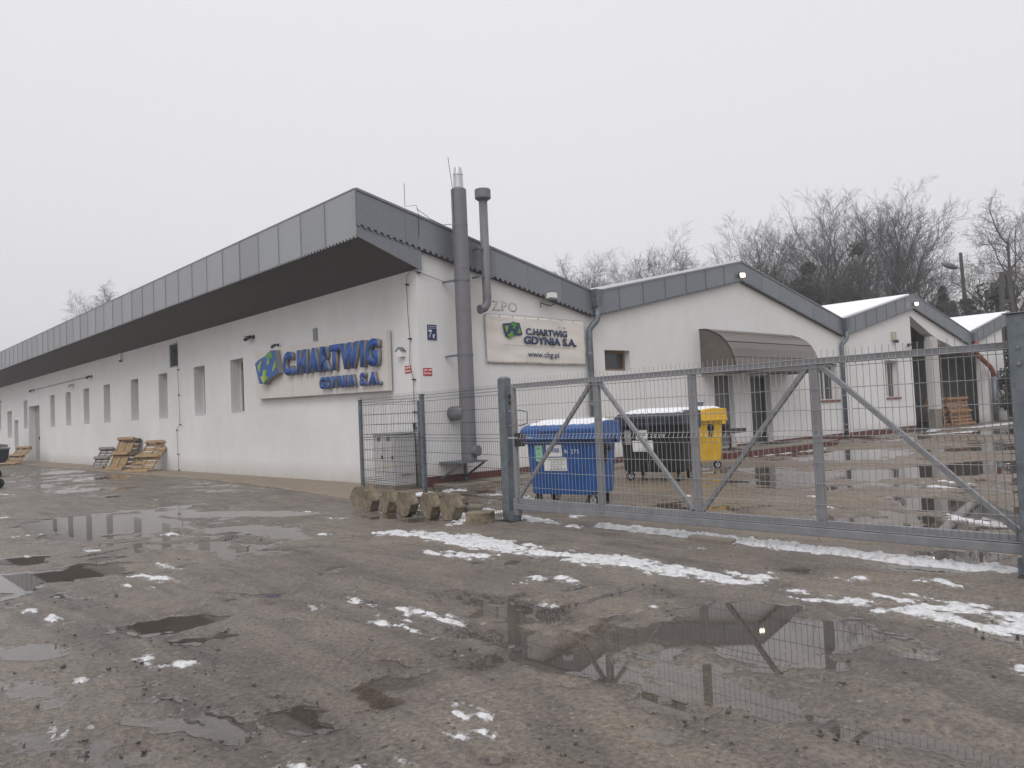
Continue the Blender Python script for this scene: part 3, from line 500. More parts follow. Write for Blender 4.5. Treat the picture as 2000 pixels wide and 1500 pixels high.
# ---------------------------------------------------------------- the warehouse
PK = [(-1.6, 6.61), (5.97, 4.94), (13.8, 6.58), (21.5, 4.95), (29.2, 6.56), (37.0, 5.0), (44.4, 6.59)]
BT = [(-1.6, 5.86), (5.97, 4.28), (13.8, 5.93), (21.5, 4.27), (29.2, 5.9), (37.0, 4.32), (44.4, 5.92)]
def zt(x, P=PK):
    for (a, b), (c, d) in zip(P[:-1], P[1:]):
        if a <= x <= c: return b + (d - b) * (x - a) / (c - a)
    return P[-1][1] if x > P[-1][0] else P[0][1]
YB = 76.0
wh = thing('warehouse', 'long low white warehouse with grey metal zigzag roof edge and wide dark overhang', 'building', (0, 0, 0))
def holes_wall(u0, u1, z0, z1, holes, fn, depth, nrm=1):
    """flat wall with rectangular openings and their reveals; fn(u, d, z): d = depth behind the face"""
    us = sorted({u0, u1} | {h[0] for h in holes} | {h[1] for h in holes}); zs = sorted({z0, z1} | {h[2] for h in holes} | {h[3] for h in holes})
    m = MB()
    for a, b in zip(us[:-1], us[1:]):
        for c, d in zip(zs[:-1], zs[1:]):
            if any(h[0] <= a and b <= h[1] and h[2] <= c and d <= h[3] for h in holes): continue
            m.add([fn(a,0,c), fn(b,0,c), fn(b,0,d), fn(a,0,d)], [(0,1,2,3)])
    for h in holes:
        a, b, c, d = h[:4]; dp = h[4] if len(h) > 4 else depth
        m.add([fn(a,0,c), fn(a,dp,c), fn(a,dp,d), fn(a,0,d)], [(0,1,2,3)]); m.add([fn(b,0,c), fn(b,0,d), fn(b,dp,d), fn(b,dp,c)], [(0,1,2,3)])
        m.add([fn(a,0,c), fn(b,0,c), fn(b,dp,c), fn(a,dp,c)], [(0,1,2,3)]); m.add([fn(a,0,d), fn(a,dp,d), fn(b,dp,d), fn(b,0,d)], [(0,1,2,3)])
    return m
# long left wall
WY = [9.55, 12.76, 16.5, 20.0, 24.02, 27.5, 31.02, 34.48, 41.5, 50.0, 53.5, 57.0]
LW = [(y, y + 1.02, 2.02, 3.78) for y in WY] + [(38.2, 41.16, 0.0, 3.36), (44.3, 45.55, 0.0, 2.61), (46.3, 47.8, 1.5, 3.27)]
VT = (15.32, 16.22, 3.93, 4.84)
LW2 = LW + [VT]
flat = [h for h in LW2]
mb = holes_wall(0, YB, 0, 5.06, flat, lambda u, d, z: (d, u, z), 0.40)
obj('wall', mb, M['plaster'], wh)
# gable wall
GW = [(6.48, 7.62, 2.73, 3.33, 0.28), (11.96, 13.12, 0.2, 2.61, 0.22), (14.22, 15.62, 0.2, 2.62, 0.3), (19.45, 21.02, 1.60, 3.10, 0.3), (25.72, 27.25, 1.60, 3.32, 0.3)]
mb = holes_wall(0, 28.95, 0, 4.2, GW, lambda u, d, z: (u, d, z), 0.25)
tops = [x for x, _ in PK if 0 < x < 28.95]; xs = [0] + tops + [28.95]
vs = [(x, 0, 4.2) for x in xs] + [(x, 0, zt(x) - 0.15) for x in xs]; n = len(xs)
mb.add(vs, [(k, k + 1, n + k + 1, n + k) for k in range(n - 1)])
# return faces and the part right of the loading bay
mb.add([(28.95, 0, 0), (28.95, 6, 0), (28.95, 6, 6.4), (28.95, 0, 6.4)], [(0, 1, 2, 3)])
obj('wall', mb, M['plaster'], wh)
mb = MB()
mb.prism([(28.97, 5.52), (31.46, 4.75), (32.45, 4.5), (36.0, 3.95), (39.45, 3.85), (39.45, 0), (40.1, 0), (40.1, 3.9), (43.0, 3.9), (43.0, 6.2), (37.0, 4.9), (29.2, 6.45), (28.97, 6.4)], XZ, 0.0, 0.45)
o = obj('wall', mb, M['plaster'], wh); fixn(o.data)
mb = MB(); mb.box(40.13, 43.0, -0.003, 0.45, 0, 3.9); mb.box(42.75, 43.0, 0.45, 20, 0, 6.0)
mb.box(39.42, 40.10, 0.003, 0.42, 0, 3.85)
obj('wall', mb, M['plaster'], wh)
mb = MB(); mb.box(31.46, 32.44, 0.012, 0.29, 0.95, 4.62); obj('column', mb, M['colw'], wh)
mb = MB(); mb.box(31.48, 32.42, 0.02, 0.28, 0, 0.95); obj('column_base', mb, M['concrete'], wh)
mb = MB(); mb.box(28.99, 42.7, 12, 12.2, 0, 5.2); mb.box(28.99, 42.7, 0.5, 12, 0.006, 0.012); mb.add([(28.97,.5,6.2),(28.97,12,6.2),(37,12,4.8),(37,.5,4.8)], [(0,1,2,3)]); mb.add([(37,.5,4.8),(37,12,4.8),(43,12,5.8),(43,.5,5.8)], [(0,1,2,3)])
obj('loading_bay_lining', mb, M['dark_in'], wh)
mb = MB(); mb.box(0.1, 44.3, YB - 0.2, YB, 0, 4.9); obj('wall', mb, M['plaster'], wh)
# plinth
mb = MB()
for a, b in ((0.02, 11.94), (13.14, 14.2), (15.64, 28.93)): mb.box(a, b, -0.018, -0.001, 0.0, 0.25)
obj('plinth', mb, M['plinth'], wh)
# roof
mb = MB()
pr = [(x, z - 0.02) for x, z in PK] + [(x, z - 0.20) for x, z in reversed(PK)]
mb.prism(pr, XZ, -0.10, YB); o = obj('roof', mb, M['roofm'], wh); fixn(o.data)
mb = MB()
for (x0, z0), (x1, z1), tk in ((PK[1], PK[2], .10), (PK[3], PK[4], .08), (PK[5], PK[6], .08), (PK[2], PK[3], .05), (PK[4], PK[5], .05)):
    if tk > .06: a, b = (x0 + 0.12, z0 + 0.03), (x1 - 0.25, z1 - 0.05 + 0.0)
    else: a, b = (x0 + 0.3, z0 - 0.09), (x1 - 0.2, z1 + 0.02)
    sl_ = (b[1] - a[1])
    mb.prism([a, b, (b[0], b[1] + tk * .8), (a[0], a[1] + tk)], XZ, -0.05 if tk > .06 else 0.2, YB - 0.3)
o = obj('roof_snow', mb, M['roofs'], wh); fixn(o.data)
# overhang: soffit, long fascia, gable fascia
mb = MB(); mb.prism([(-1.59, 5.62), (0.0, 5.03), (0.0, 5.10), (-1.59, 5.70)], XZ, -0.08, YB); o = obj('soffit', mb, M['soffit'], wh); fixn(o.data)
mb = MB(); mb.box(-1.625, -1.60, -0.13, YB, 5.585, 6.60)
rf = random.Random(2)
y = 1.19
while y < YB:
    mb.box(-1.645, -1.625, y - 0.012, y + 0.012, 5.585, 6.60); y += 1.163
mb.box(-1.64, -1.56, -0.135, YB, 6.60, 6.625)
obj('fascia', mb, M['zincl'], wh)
def teeth(path, pitch, hh_, dx, fn):
    """crenellated strip: ends of the corrugated sheet below the fascia"""
    m = MB(); (u0, v0), (u1, v1) = path; n = int(math.hypot(u1 - u0, v1 - v0) / pitch); P = lambda a, dz: fn(u0 + (u1 - u0) * a, v0 + (v1 - v0) * a + dz, dx)
    for k in range(n):
        for a, b, dn in ((k / n, (k + .5) / n, True), ((k + .5) / n, (k + 1) / n, False)):
            m.add([P(a, .03), P(b, .03), P(b, 0), P(a, 0)], [(0, 1, 2, 3)])
            if dn: m.add([P(a, 0), P(b, 0), P(b, -hh_), P(a, -hh_)], [(0, 1, 2, 3)])
    return m
def weld(me):
    bm = bmesh.new(); bm.from_mesh(me); bmesh.ops.remove_doubles(bm, verts=bm.verts[:], dist=1e-4); bm.to_mesh(me); bm.free()
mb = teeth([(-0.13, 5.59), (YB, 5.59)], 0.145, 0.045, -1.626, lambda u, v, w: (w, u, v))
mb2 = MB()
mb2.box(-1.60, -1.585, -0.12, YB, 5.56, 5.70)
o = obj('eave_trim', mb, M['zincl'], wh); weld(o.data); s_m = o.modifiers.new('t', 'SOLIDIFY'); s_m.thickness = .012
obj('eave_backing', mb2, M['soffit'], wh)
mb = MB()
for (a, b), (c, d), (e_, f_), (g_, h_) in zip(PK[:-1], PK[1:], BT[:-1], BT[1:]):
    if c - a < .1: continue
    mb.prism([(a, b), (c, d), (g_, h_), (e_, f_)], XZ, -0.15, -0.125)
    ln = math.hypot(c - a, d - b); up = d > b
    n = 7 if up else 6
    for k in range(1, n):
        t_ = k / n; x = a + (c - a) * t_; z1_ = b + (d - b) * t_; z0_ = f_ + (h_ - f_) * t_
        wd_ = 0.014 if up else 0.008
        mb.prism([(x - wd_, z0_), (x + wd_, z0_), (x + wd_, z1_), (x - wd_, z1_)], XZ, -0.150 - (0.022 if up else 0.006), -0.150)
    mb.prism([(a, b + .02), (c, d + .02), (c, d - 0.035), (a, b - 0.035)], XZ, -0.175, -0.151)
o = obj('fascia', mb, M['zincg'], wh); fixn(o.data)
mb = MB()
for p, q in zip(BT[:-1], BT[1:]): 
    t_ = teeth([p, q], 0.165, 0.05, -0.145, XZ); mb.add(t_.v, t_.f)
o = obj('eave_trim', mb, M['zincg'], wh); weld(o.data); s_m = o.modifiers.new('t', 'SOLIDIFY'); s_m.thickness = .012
mb = MB()
for (a, b), (c, d) in zip(BT[:-1], BT[1:]):
    mb.prism([(a, b + .06), (c, d + .06), (c, d - .035), (a, b - .035)], XZ, -0.10, 0.0)
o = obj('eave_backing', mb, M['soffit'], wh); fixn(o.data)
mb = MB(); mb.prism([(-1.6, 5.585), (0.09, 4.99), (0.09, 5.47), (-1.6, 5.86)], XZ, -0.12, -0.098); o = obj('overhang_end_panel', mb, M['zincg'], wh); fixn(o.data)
# windows
def window(par, fn, a, b, c, d, dp, fm, mull=1, hor=0):
    f = MB(); t = 0.07
    def bx(m, u0, u1, z0, z1, d0, d1):
        P = [fn(u, dd, z) for dd in (d0, d1) for u, z in ((u0, z0), (u1, z0), (u1, z1), (u0, z1))]
        m.add(P, [(0,1,2,3), (7,6,5,4), (0,4,5,1), (1,5,6,2), (2,6,7,3), (3,7,4,0)])
    bx(f, a, a + t, c, d, dp - .07, dp); bx(f, b - t, b, c, d, dp - .07, dp); bx(f, a + t, b - t, c, c + t, dp - .068, dp); bx(f, a + t, b - t, d - t, d, dp - .068, dp)
    for k in range(1, mull + 1):
        x = a + (b - a) * k / (mull + 1); bx(f, x - .05, x + .05, c + t, d - t, dp - .066, dp)
    fo = obj('window', f, fm, par); fixn(fo.data)
    g = MB(); g.add([fn(a, dp - .02, c), fn(b, dp - .02, c), fn(b, dp - .02, d), fn(a, dp - .02, d)], [(0, 1, 2, 3)])
    obj('pane', g, M['glass'], fo); return fo
for h in LW[:len(WY)] + [LW[-1]]: window(wh, lambda u, d, z: (d, u, z), h[0], h[1], h[2], h[3], 0.40, M['wframe'], 0)
window(wh, lambda u, d, z: (u, d, z), 6.48, 7.62, 2.73, 3.33, 0.28, M['bframe'], 0)
for h in GW[3:]:
    fo = window(wh, lambda u, d, z: (u, d, z), h[0], h[1], h[2], h[3], 0.30, M['wframe'], 1)
    mb = MB(); mb.box(h[0] - .03, h[1] + .03, -0.05, 0.22, h[2] - 0.045, h[2] + 0.03); obj('sill', mb, M['sill'], fo)
# roller gate and doors on the long wall
mb = MB(); mb.box(0.36, 0.40, 38.2, 41.16, 0, 3.36)
for k in range(1, 6): mb.box(0.345, 0.36, 38.2, 41.16, k * .56 - .01, k * .56 + .01)
d_ = obj('door', mb, M['doorl'], wh); mb = MB(); mb.box(0.30, 0.345, 39.9, 40.05, 1.3, 1.5); obj('handle', mb, M['black'], d_)
mb = MB(); mb.box(0.30, 0.34, 44.3, 45.55, 0, 2.61); d_ = obj('door', mb, M['doorg'], wh)
# gable doors
mb = MB(); mb.box(11.96, 13.12, 0.18, 0.22, 0.2, 2.61); d_ = obj('door', mb, M['doorg'], wh); d_['label'] = 'plain grey door'
mb = MB(); mb.box(12.05, 12.17, 0.12, 0.18, 1.25, 1.29); obj('handle', mb, M['gal'], d_)
mb = MB(); mb.box(14.22, 15.62, 0.26, 0.30, 0.2, 2.62); d_ = obj('door', mb, M['doord'], wh); d_['label'] = 'dark door with white notices'
mb = MB(); mb.box(14.22, 14.29, 0.22, 0.26, 0.2, 2.62); mb.box(15.55, 15.62, 0.22, 0.26, 0.2, 2.62); mb.box(14.29, 15.55, 0.22, 0.26, 2.55, 2.62); obj('door_frame', mb, M['gal'], d_)
mb = MB(); mb.box(14.42, 14.62, 0.235, 0.255, 1.72, 1.98); mb.box(14.42, 14.62, 0.235, 0.255, 1.42, 1.66); obj('notice', mb, M['white'], d_)
# door step platform
mb = MB(); mb.prism([(9.9, -0.02), (9.9, -1.72), (14.5, -1.98), (17.35, -1.6), (17.35, -0.02)], lambda u, v, w: (u, v, w), 0.0, 0.17); o = obj('door_step', mb, M['plinth'], wh); fixn(o.data)
mb = MB(); mb.prism([(9.93, -0.03), (9.93, -1.68), (14.5, -1.94), (17.31, -1.57), (17.31, -0.03)], lambda u, v, w: (u, v, w), 0.17, 0.195); o = obj('step_top', mb, M['concrete'], wh); fixn(o.data)
mb = MB(); mb.box(14.3, 15.8, -0.95, -0.2, 0.195, 0.22); obj('doormat', mb, M['rubber'], None)
tag(bpy.data.objects['doormat'], 'black rubber doormat in front of the dark door', 'doormat')
# canopy
prof = [(0.0, 4.12), (-0.28, 4.10), (-0.57, 3.98), (-0.82, 3.83), (-1.0, 3.64), (-1.14, 3.40), (-1.24, 3.12), (-1.30, 2.85), (-1.31, 2.66)]
cn = thing('door_canopy', 'smoky brown barrel canopy over the two warehouse doors', 'canopy', (11.24, 0, 0)); cw = 5.6
mb = MB()
for (a, b), (c, d) in zip(prof[:-1], prof[1:]): mb.add([(0, a - .004, b), (cw, a - .004, b), (cw, c - .004, d), (0, c - .004, d)], [(0, 1, 2, 3)])
obj('cover', mb, M['canopy'], cn, True)
for x in (0.0, cw):
    mb = MB(); mb.add([(x + (0.01 if x == 0 else -0.01), a, b) for a, b in prof] + [(x + (0.01 if x == 0 else -0.01), 0.0, 2.66)], [tuple(range(len(prof) + 1))]); obj('side_panel', mb, M['canopy'], cn)
for k in range(5):
    x = cw * k / 4; mb = MB(); mb.tube([(x, a + .012, b - .015) for a, b in prof], 0.022, 6); mb.tube([(x, -1.29, 2.66), (x, -0.01, 2.66)], 0.02, 6); obj('rib', mb, M['bframe'] if 0 else M['black'], cn)
mb = MB(); mb.bar((0, -1.31, 2.64), (cw, -1.31, 2.64), .03, .05); mb.bar((0, -0.57 - .01, 3.97), (cw, -0.58, 3.97), .025, .025); mb.bar((0, -1.01, 3.63), (cw, -1.01, 3.63), .025, .025); mb.bar((0, -1.24, 3.12), (cw, -1.24, 3.12), .02, .02); obj('rail', mb, M['black'], cn)
# downpipes with hoppers
def downpipe(x, lab, red=False):
    t = thing('downpipe', lab, 'downpipe', (x, 0, 0))
    mb = MB(); mb.add([(-.16,-.36,4.98),(.2,-.36,4.98),(.2,-.155,4.98),(-.16,-.155,4.98),(-.10,-.33,4.5),(.12,-.33,4.5),(.12,-.16,4.5),(-.10,-.16,4.5)], [(0,1,2,3),(7,6,5,4),(0,4,5,1),(1,5,6,2),(2,6,7,3),(3,7,4,0)]); o = obj('hopper', mb, M['galdark'], t); fixn(o.data)
    if not red:
        mb = MB(); mb.tube([(0, -.25, 4.5), (0, -.25, 4.22), (-.04, -.24, 4.12), (-.2, -.12, 3.9), (-.23, -.11, 3.8), (-.23, -.11, .1)], .085, 12); obj('pipe', mb, M['galdark'], t, True)
        for z in (3.2, 1.8, .6): mb = MB(); mb.lathe((-.23, -.11, z), [(.087, -.03), (.098, -.03), (.098, .03), (.087, .03)], 12); obj('pipe_clamp', mb, M['gal'], t)
    else:
        mb = MB(); mb.tube([(0.1, -.28, 4.5), (0.1, -.28, 3.95), (.3, -.28, 3.8), (2.3, -.28, 3.15), (2.75, -.28, 2.9), (2.85, -.28, 2.6)], .13, 12); obj('elbow', mb, M['copper'], t, True)
        mb = MB(); mb.tube([(2.85, -.28, 2.6), (2.85, -.28, .05)], .14, 12); obj('pipe', mb, M['galdark'], t, True)
    return t
downpipe(5.98, 'zinc downpipe with hopper between the printed banner and the small window')
downpipe(21.5, 'zinc downpipe at the roof valley right of the canopy')
downpipe(37.1, 'downpipe with red brown slanted elbow beside the open loading bay', True)
# ---------------------------------------------------------------- sign board with raised letters on the long wall
sg = thing('sign_board', 'large white company sign board with raised blue letters on the long wall', 'sign', (0, 8.25, 2.40))
tilt = -0.0155     # the board drops slightly towards the corner
def sl_pt(u, v, d): return (-d, -u, v + tilt * u)        # u along the board towards the corner, v up, d out of the wall
def sprism(poly, d0, d1): m = MB(); m.prism(poly, sl_pt, d0, d1); return m
o = obj('board', sprism([(0, 0), (7.2, 0), (7.2, 1.46), (0, 1.46)], 0.05, 0.18), M['sign'], sg); fixn(o.data); bevel(o, .008, 2)
for u in (.6, 2.6, 4.6, 6.6): mb = MB(); mb.prism([(u, .1), (u + .06, .1), (u + .06, 1.36), (u, 1.36)], sl_pt, 0.0, 0.05); o = obj('wall_bracket', mb, M['gal'], sg); fixn(o.data)
for u in (2.4, 4.8): mb = MB(); mb.prism([(u, .0), (u + .006, .0), (u + .006, 1.46), (u, 1.46)], sl_pt, 0.18, 0.182); o = obj('panel_joint', mb, M['sside'], sg); fixn(o.data)
def add_letters(txt, u0, v0, h, total, d0, d1, bold, shear=0.0):
    # each letter its own raised block: grey body, blue face
    ms = []; x = 0
    for ch in txt:
        if ch == ' ': x += 0.34; ms.append(None); continue
        me, wd_ = text_mesh(ch, 1.0, bold=bold, shear=shear, ext=1.0); ms.append((me, x, wd_)); x += wd_ + 0.075
    x -= 0.075; sc = total / x
    for it in ms:
        if it is None: continue
        me, px_, wd_ = it; n = len(me.vertices); a = np.zeros(n * 3); me.vertices.foreach_get('co', a); a = a.reshape(-1, 3)
        uu = (a[:, 0] + px_) * sc + u0; vv = a[:, 1] * h + v0; dd = a[:, 2]
        for nm, e0, e1, mt in (('letter', d0, d1 - .012, M['sside']), ('letter_face', d1 - .012, d1, M['sblue'])):
            b = me.copy(); q = np.stack([-(e0 + (e1 - e0) * dd), -uu, vv + tilt * uu], -1); b.vertices.foreach_set('co', q.ravel()); b.update()
            ob = obj(nm, b, mt, sg if nm == 'letter' else last)
            last = ob
add_letters('C.HARTWIG', 2.08, 0.66, 0.60, 4.95, 0.19, 0.315, 0.06, 0.10)
add_letters('GDYNIA', 4.12, 0.175, 0.285, 1.78, 0.19, 0.295, 0.055, 0.10)
add_letters('S.A.', 6.12, 0.175, 0.30, 0.90, 0.19, 0.295, 0.055, 0.10)
LOGO = [(0, .66), (.17, .77), (.45, .85), (.71, 1), (.89, .99), (1, .31), (.76, .2), (.55, .14), (.38, 0), (.17, .03)]
lw_, lh_ = 1.50, .96; lu, lv = 0.36, 0.42
LP_ = [(lu + a * lw_, lv + b * lh_) for a, b in LOGO]
o = obj('emblem', sprism(LP_, 0.19, 0.35), M['sside'], sg); fixn(o.data); em = o
o = obj('emblem_face', sprism(LP_, 0.35, 0.358), M['sblue'], em); fixn(o.data)
GR = [[(.53,.58),(.62,.58),(.68,.78),(.83,.77),(.72,.98),(.44,.81),(.58,.79)],
      [(.32,.76),(.12,.57),(.20,.34)], [(.89,.69),(.96,.51),(.75,.33)],
      [(.38,.43),(.56,.42),(.49,.23),(.61,.21),(.37,.015),(.22,.25),(.33,.24)]]
for g_ in GR:
    o = obj('arrow', sprism([(lu + a * lw_, lv + b * lh_) for a, b in g_], 0.358, 0.366), M['sgreen'], em); fixn(o.data)

# ---------------------------------------------------------------- printed banner on the gable wall
bn = thing('banner', 'cream vinyl banner with logo and web address on the gable wall', 'banner', (2.02, -0.02, 2.90))
nx_, nz_ = 60, 24; V_ = []; F_ = []
def bann(u, v):          # u 0..1, v 0..1
    w_, h_ = 3.62, 1.20
    x = u * w_ - 0.02 * v * (1 - u) ; z = v * h_ - u * 0.02 + 0.012 * math.sin(u * math.pi * 4) * (v if v > .5 else -(1 - v)) * .6
    sag = 0.010 * math.sin(u * 9 + v * 3) + 0.012 * math.exp(-((u - v * .25) * 12) ** 2) + 0.012 * math.exp(-((1 - u - (1 - v) * .2) * 12) ** 2) + .006 * math.sin(v * 17 + u * 5)
    return (x, -0.02 - abs(sag), z)
for a in range(nx_ + 1):
    for b in range(nz_ + 1): V_.append(bann(a / nx_, b / nz_))
for a in range(nx_):
    for b in range(nz_):
        k = a * (nz_ + 1) + b; F_.append((k, k + nz_ + 1, k + nz_ + 2, k + 1))
mb = MB(); mb.add(V_, F_); o = obj('sheet', mb, M['banner'], bn, True)
m_ = o.modifiers.new('thick', 'SOLIDIFY'); m_.thickness = 0.004
mb = MB()
for k in range(9):
    for v in (0.02, 0.98):
        p = bann((k + .06) / 8.12 if k else .008, v); mb.tube([(p[0], p[1] - .012, p[2]), (p[0], p[1] + .03, p[2])], .016, 8)
obj('eyelet', mb, M['gal'], bn)
mb = MB(); mb.tube([(-.03, -.03, 1.21), (1.2, -.03, 1.23), (2.4, -.03, 1.205), (3.64, -.03, 1.2)], .006, 5); mb.tube([(-.03, -.03, 1.21), (-.02, -.03, 0.0), (1.8, -.03, -.015), (3.6, -.03, -.03)], .006, 5)
obj('rope', mb, M['cream'], bn)
def bprint(name, txt, x, z, h, wd_, mt, bold, rot=-0.017):
    me, _ = text_mesh(txt, h, bold=bold, width=wd_, ext=.003); me.transform(Matrix.Translation((x, -0.062, z)) @ Matrix.Rotation(-rot, 4, 'Y') @ GAB); return obj(name, me, mt, bn)
bprint('lettering', 'C.HARTWIG', 1.32, 0.745, 0.17, 1.54, M['navy'], 0.042)
bprint('lettering', 'GDYNIA S.A.', 1.24, 0.515, 0.195, 1.98, M['navy'], 0.045)
bprint('lettering', 'EST. 1858', 2.52, 0.955, 0.04, 0.30, M['grey'], 0.0)
bprint('lettering', 'www.chg.pl', 1.36, 0.175, 0.150, 1.15, M['navy'], 0.012)
mb = MB(); mb.bar((0.55, -0.064, 0.462), (3.18, -0.064, 0.415), .003, .008); obj('printed_line', mb, M['grey'], bn)
def bpoly(pts, y0, y1): m = MB(); m.prism(pts, lambda u, v, w: (u, w, v), y0, y1); return m
EMB = [(0.0, .87), (.42, .95), (.56, 1.05), (.68, .98), (.86, .98), (1.0, .26), (.55, .17), (.43, .1), (.34, -.02), (.28, .10), (.14, .12)]
es = lambda L_: [(0.52 + a * .68, 0.62 + b * .42) for a, b in L_]
o = obj('emblem', bpoly(es(EMB), -.068, -.062), M['navy'], bn); fixn(o.data); em2 = o
for g_ in ([(.50,.60),(.62,.62),(.66,.80),(.80,.78),(.57,1.03),(.38,.84),(.52,.82)], [(.30,.78),(.08,.76),(.19,.34)], [(.84,.74),(.92,.36),(.70,.34)], [(.40,.42),(.54,.42),(.48,.24),(.62,.22),(.34,.0),(.22,.24),(.36,.26)]):
    o = obj('arrow', bpoly(es(g_), -.073, -.068), M['sgreen'], em2); fixn(o.data)

# small signs and fittings on the walls
hn = thing('house_number_plate', 'blue enamel house number plate reading 7K beside the corner', 'sign', (0.26, 0, 3.41))
mb = MB(); mb.box(0, .26, -.018, -.002, 0, .355); obj('plate', mb, M['addr'], hn)
for txt, x, z, h, wd_, bo in (('7', .025, .06, .175, .10, .03), ('K', .145, .035, .10, .085, .03), ('ul. Towarowa', .02, .30, .03, .22, .0)):
    me, _ = text_mesh(txt, h, bold=bo, width=wd_, ext=.002); me.transform(Matrix.Translation((x, -.019, z)) @ GAB); obj('lettering', me, M['white'], hn)
mb = MB(); mb.box(.02, .24, -.0205, -.018, .268, .274); obj('printed_line', mb, M['white'], hn)
def redsign(lab, loc, left):
    t = thing('warning_sign', lab, 'sign', loc); fn = (lambda u, w, v: (-w, -u, v)) if left else (lambda u, w, v: (u, -w, v))
    def b(name, u0, u1, v0, v1, w0, w1, mt):
        m = MB(); P = [fn(u, w, v) for w in (w0, w1) for u, v in ((u0, v0), (u1, v0), (u1, v1), (u0, v1))]; m.add(P, [(3,2,1,0), (4,5,6,7), (0,1,5,4), (1,2,6,5), (2,3,7,6), (3,0,4,7)]); o = obj(name, m, mt, t); fixn(o.data)
    b('plate', 0, .25, 0, .18, .002, .010, M['red'])
    for nm, txt, u, v, h, wd_ in (('lettering', 'OBIEKT', .015, .105, .045, .12), ('lettering', 'MONITOROWANY', .015, .03, .045, .22)):
        me, _ = text_mesh(txt, h, bold=.03, width=wd_, ext=.002); me.transform((Matrix.Translation((-.011, -u, v)) @ LEF) if left else (Matrix.Translation((u, -.011, v)) @ GAB)); obj(nm, me, M['white'], t)
    m = MB(); pts = [(.16, .115), (.19, .115), (.235, .125), (.235, .16), (.185, .15), (.16, .145)]
    m.prism(pts, (lambda u, v, w: (-w, -u, v)) if left else (lambda u, v, w: (u, -w, v)), .010, .013); o = obj('camera_symbol', m, M['white'], t); fixn(o.data)
redsign('small red and white warning sign on the long wall beside the cable', (0, .57, 2.66), True)
redsign('small red and white warning sign on the gable wall below the blue plate', (.10, 0, 2.575), False)
me, _ = text_mesh('ZPO', .26, bold=.02, width=.86, ext=.002, space=1.15); me.transform(Matrix.Translation((2.28, -.004, 4.22)) @ GAB)
tag(obj('faded_lettering', me, M['fade']), 'faded stencilled letters ZPO on the plaster above the banner', 'lettering')

def camera_(lab, x, y, z, yaw, left=True, white=False):
    t = thing('security_camera', lab, 'security camera', (x, y, z), yaw); mt = M['cream'] if white else M['black']
    m = MB(); m.lathe((0, 0, 0), [(.065, -.02), (.065, .02)], 14); m.xform(Matrix.Rotation(R_(90), 4, 'Y')); obj('mount', m, mt, t)
    m = MB(); m.tube([(0, 0, 0), (-.10, 0, .0), (-.14, .02, -.02)], .022, 8); obj('arm', m, mt, t)
    m = MB(); m.tube([(-.12, -.04, .0), (-.16, .28, -.07)], [.05, .055], 12); m.box(-.19, -.08, .02, .32, .02, .03); o = obj('housing', m, mt, t); fixn(o.data)
    return t
camera_('black bullet camera on the long wall just left of the big sign board', -.02, 8.68, 4.36, 0)
camera_('small black camera tucked on the top edge of the big sign board', -.10, 6.85, 3.93, 0).scale = (.7, .7, .7)
camera_('black camera under the eave at the right end of the wall conduit', -.02, 26.9, 4.32, 0)
camera_('black camera under the eave left end of the conduit above the roller door', -.02, 39.5, 4.30, 0)
camera_('pale camera low on the wall between the two conduit cameras', -.02, 30.3, 4.10, 0, white=True)
camera_('black camera at the far left end of the long wall', -.02, 50.0, 4.05, 0)
camera_('black bullet camera at the right edge of the bay wall beside the loading bay', 28.5, -.02, 4.10, R_(90))
t = thing('alarm_box', 'cream alarm box with dark sensor on the wall left of the loading bay', 'alarm', (26.6, 0, 4.15))
mb = MB(); mb.box(0, .3, -.14, -.002, 0.1, .5); o = obj('case', mb, M['cream'], t); bevel(o, .02, 2)
mb = MB(); mb.lathe((.32, -.12, .06), [(.09, -.07), (.1, 0), (.06, .07)], 12); obj('sensor', mb, M['black'], t)
# conduit and cables
mb = MB(); mb.tube([(-.02, 27.0, 4.34), (-.02, 33, 4.33), (-.02, 39.4, 4.31)], .02, 6); tag(obj('wall_conduit', mb, M['grey']), 'thin straight cable conduit between two cameras on the long wall', 'conduit')
t = thing('sensor_tube', 'short pale tube lamp under the eave left of the louvred vent', 'wall lamp', (0, 22.1, 4.68)); mb = MB(); mb.tube([(-.08, 0, 0), (-.08, 0, .34)], .055, 10); obj('tube', mb, M['white'], t); mb = MB(); mb.tube([(-.08, 0, -.04), (-.08, 0, .02)], .07, 10); obj('cap', mb, M['black'], t)
t = thing('wall_vent', 'louvred metal vent in the long wall above the slit windows', 'vent', (0, 15.32, 3.93))
mb = MB(); mb.box(.16, .20, 0, .9, 0, .91); obj('back_plate', mb, M['black'], t)
mb = MB(); mb.box(.02, .10, 0, .05, 0, .91); mb.box(.02, .10, .85, .9, 0, .91); mb.box(.02, .10, .05, .85, 0, .05); mb.box(.02, .10, .05, .85, .86, .91)
for k in range(8):
    z = .07 + k * .1; mb.add([(.03, .05, z), (.03, .85, z), (.12, .85, z + .07), (.12, .05, z + .07), (.035, .05, z - .008), (.035, .85, z - .008), (.125, .85, z + .062), (.125, .05, z + .062)], [(0,1,2,3), (7,6,5,4), (0,4,5,1), (3,2,6,7), (0,3,7,4), (1,5,6,2)])
o = obj('louvre', mb, M['gal'], t); fixn(o.data)
t = thing('vent_slot', 'small grey vertical vent slot above the big sign board', 'vent', (0, 4.66, 3.84)); mb = MB(); mb.box(-.03, -.002, 0, .22, 0, .36); obj('cover', mb, M['gal'], t)
mb = MB()
for k in range(6): mb.box(-.034, -.03, .03, .19, .04 + k * .05, .055 + k * .05)
obj('slats', mb, M['flue'], t)
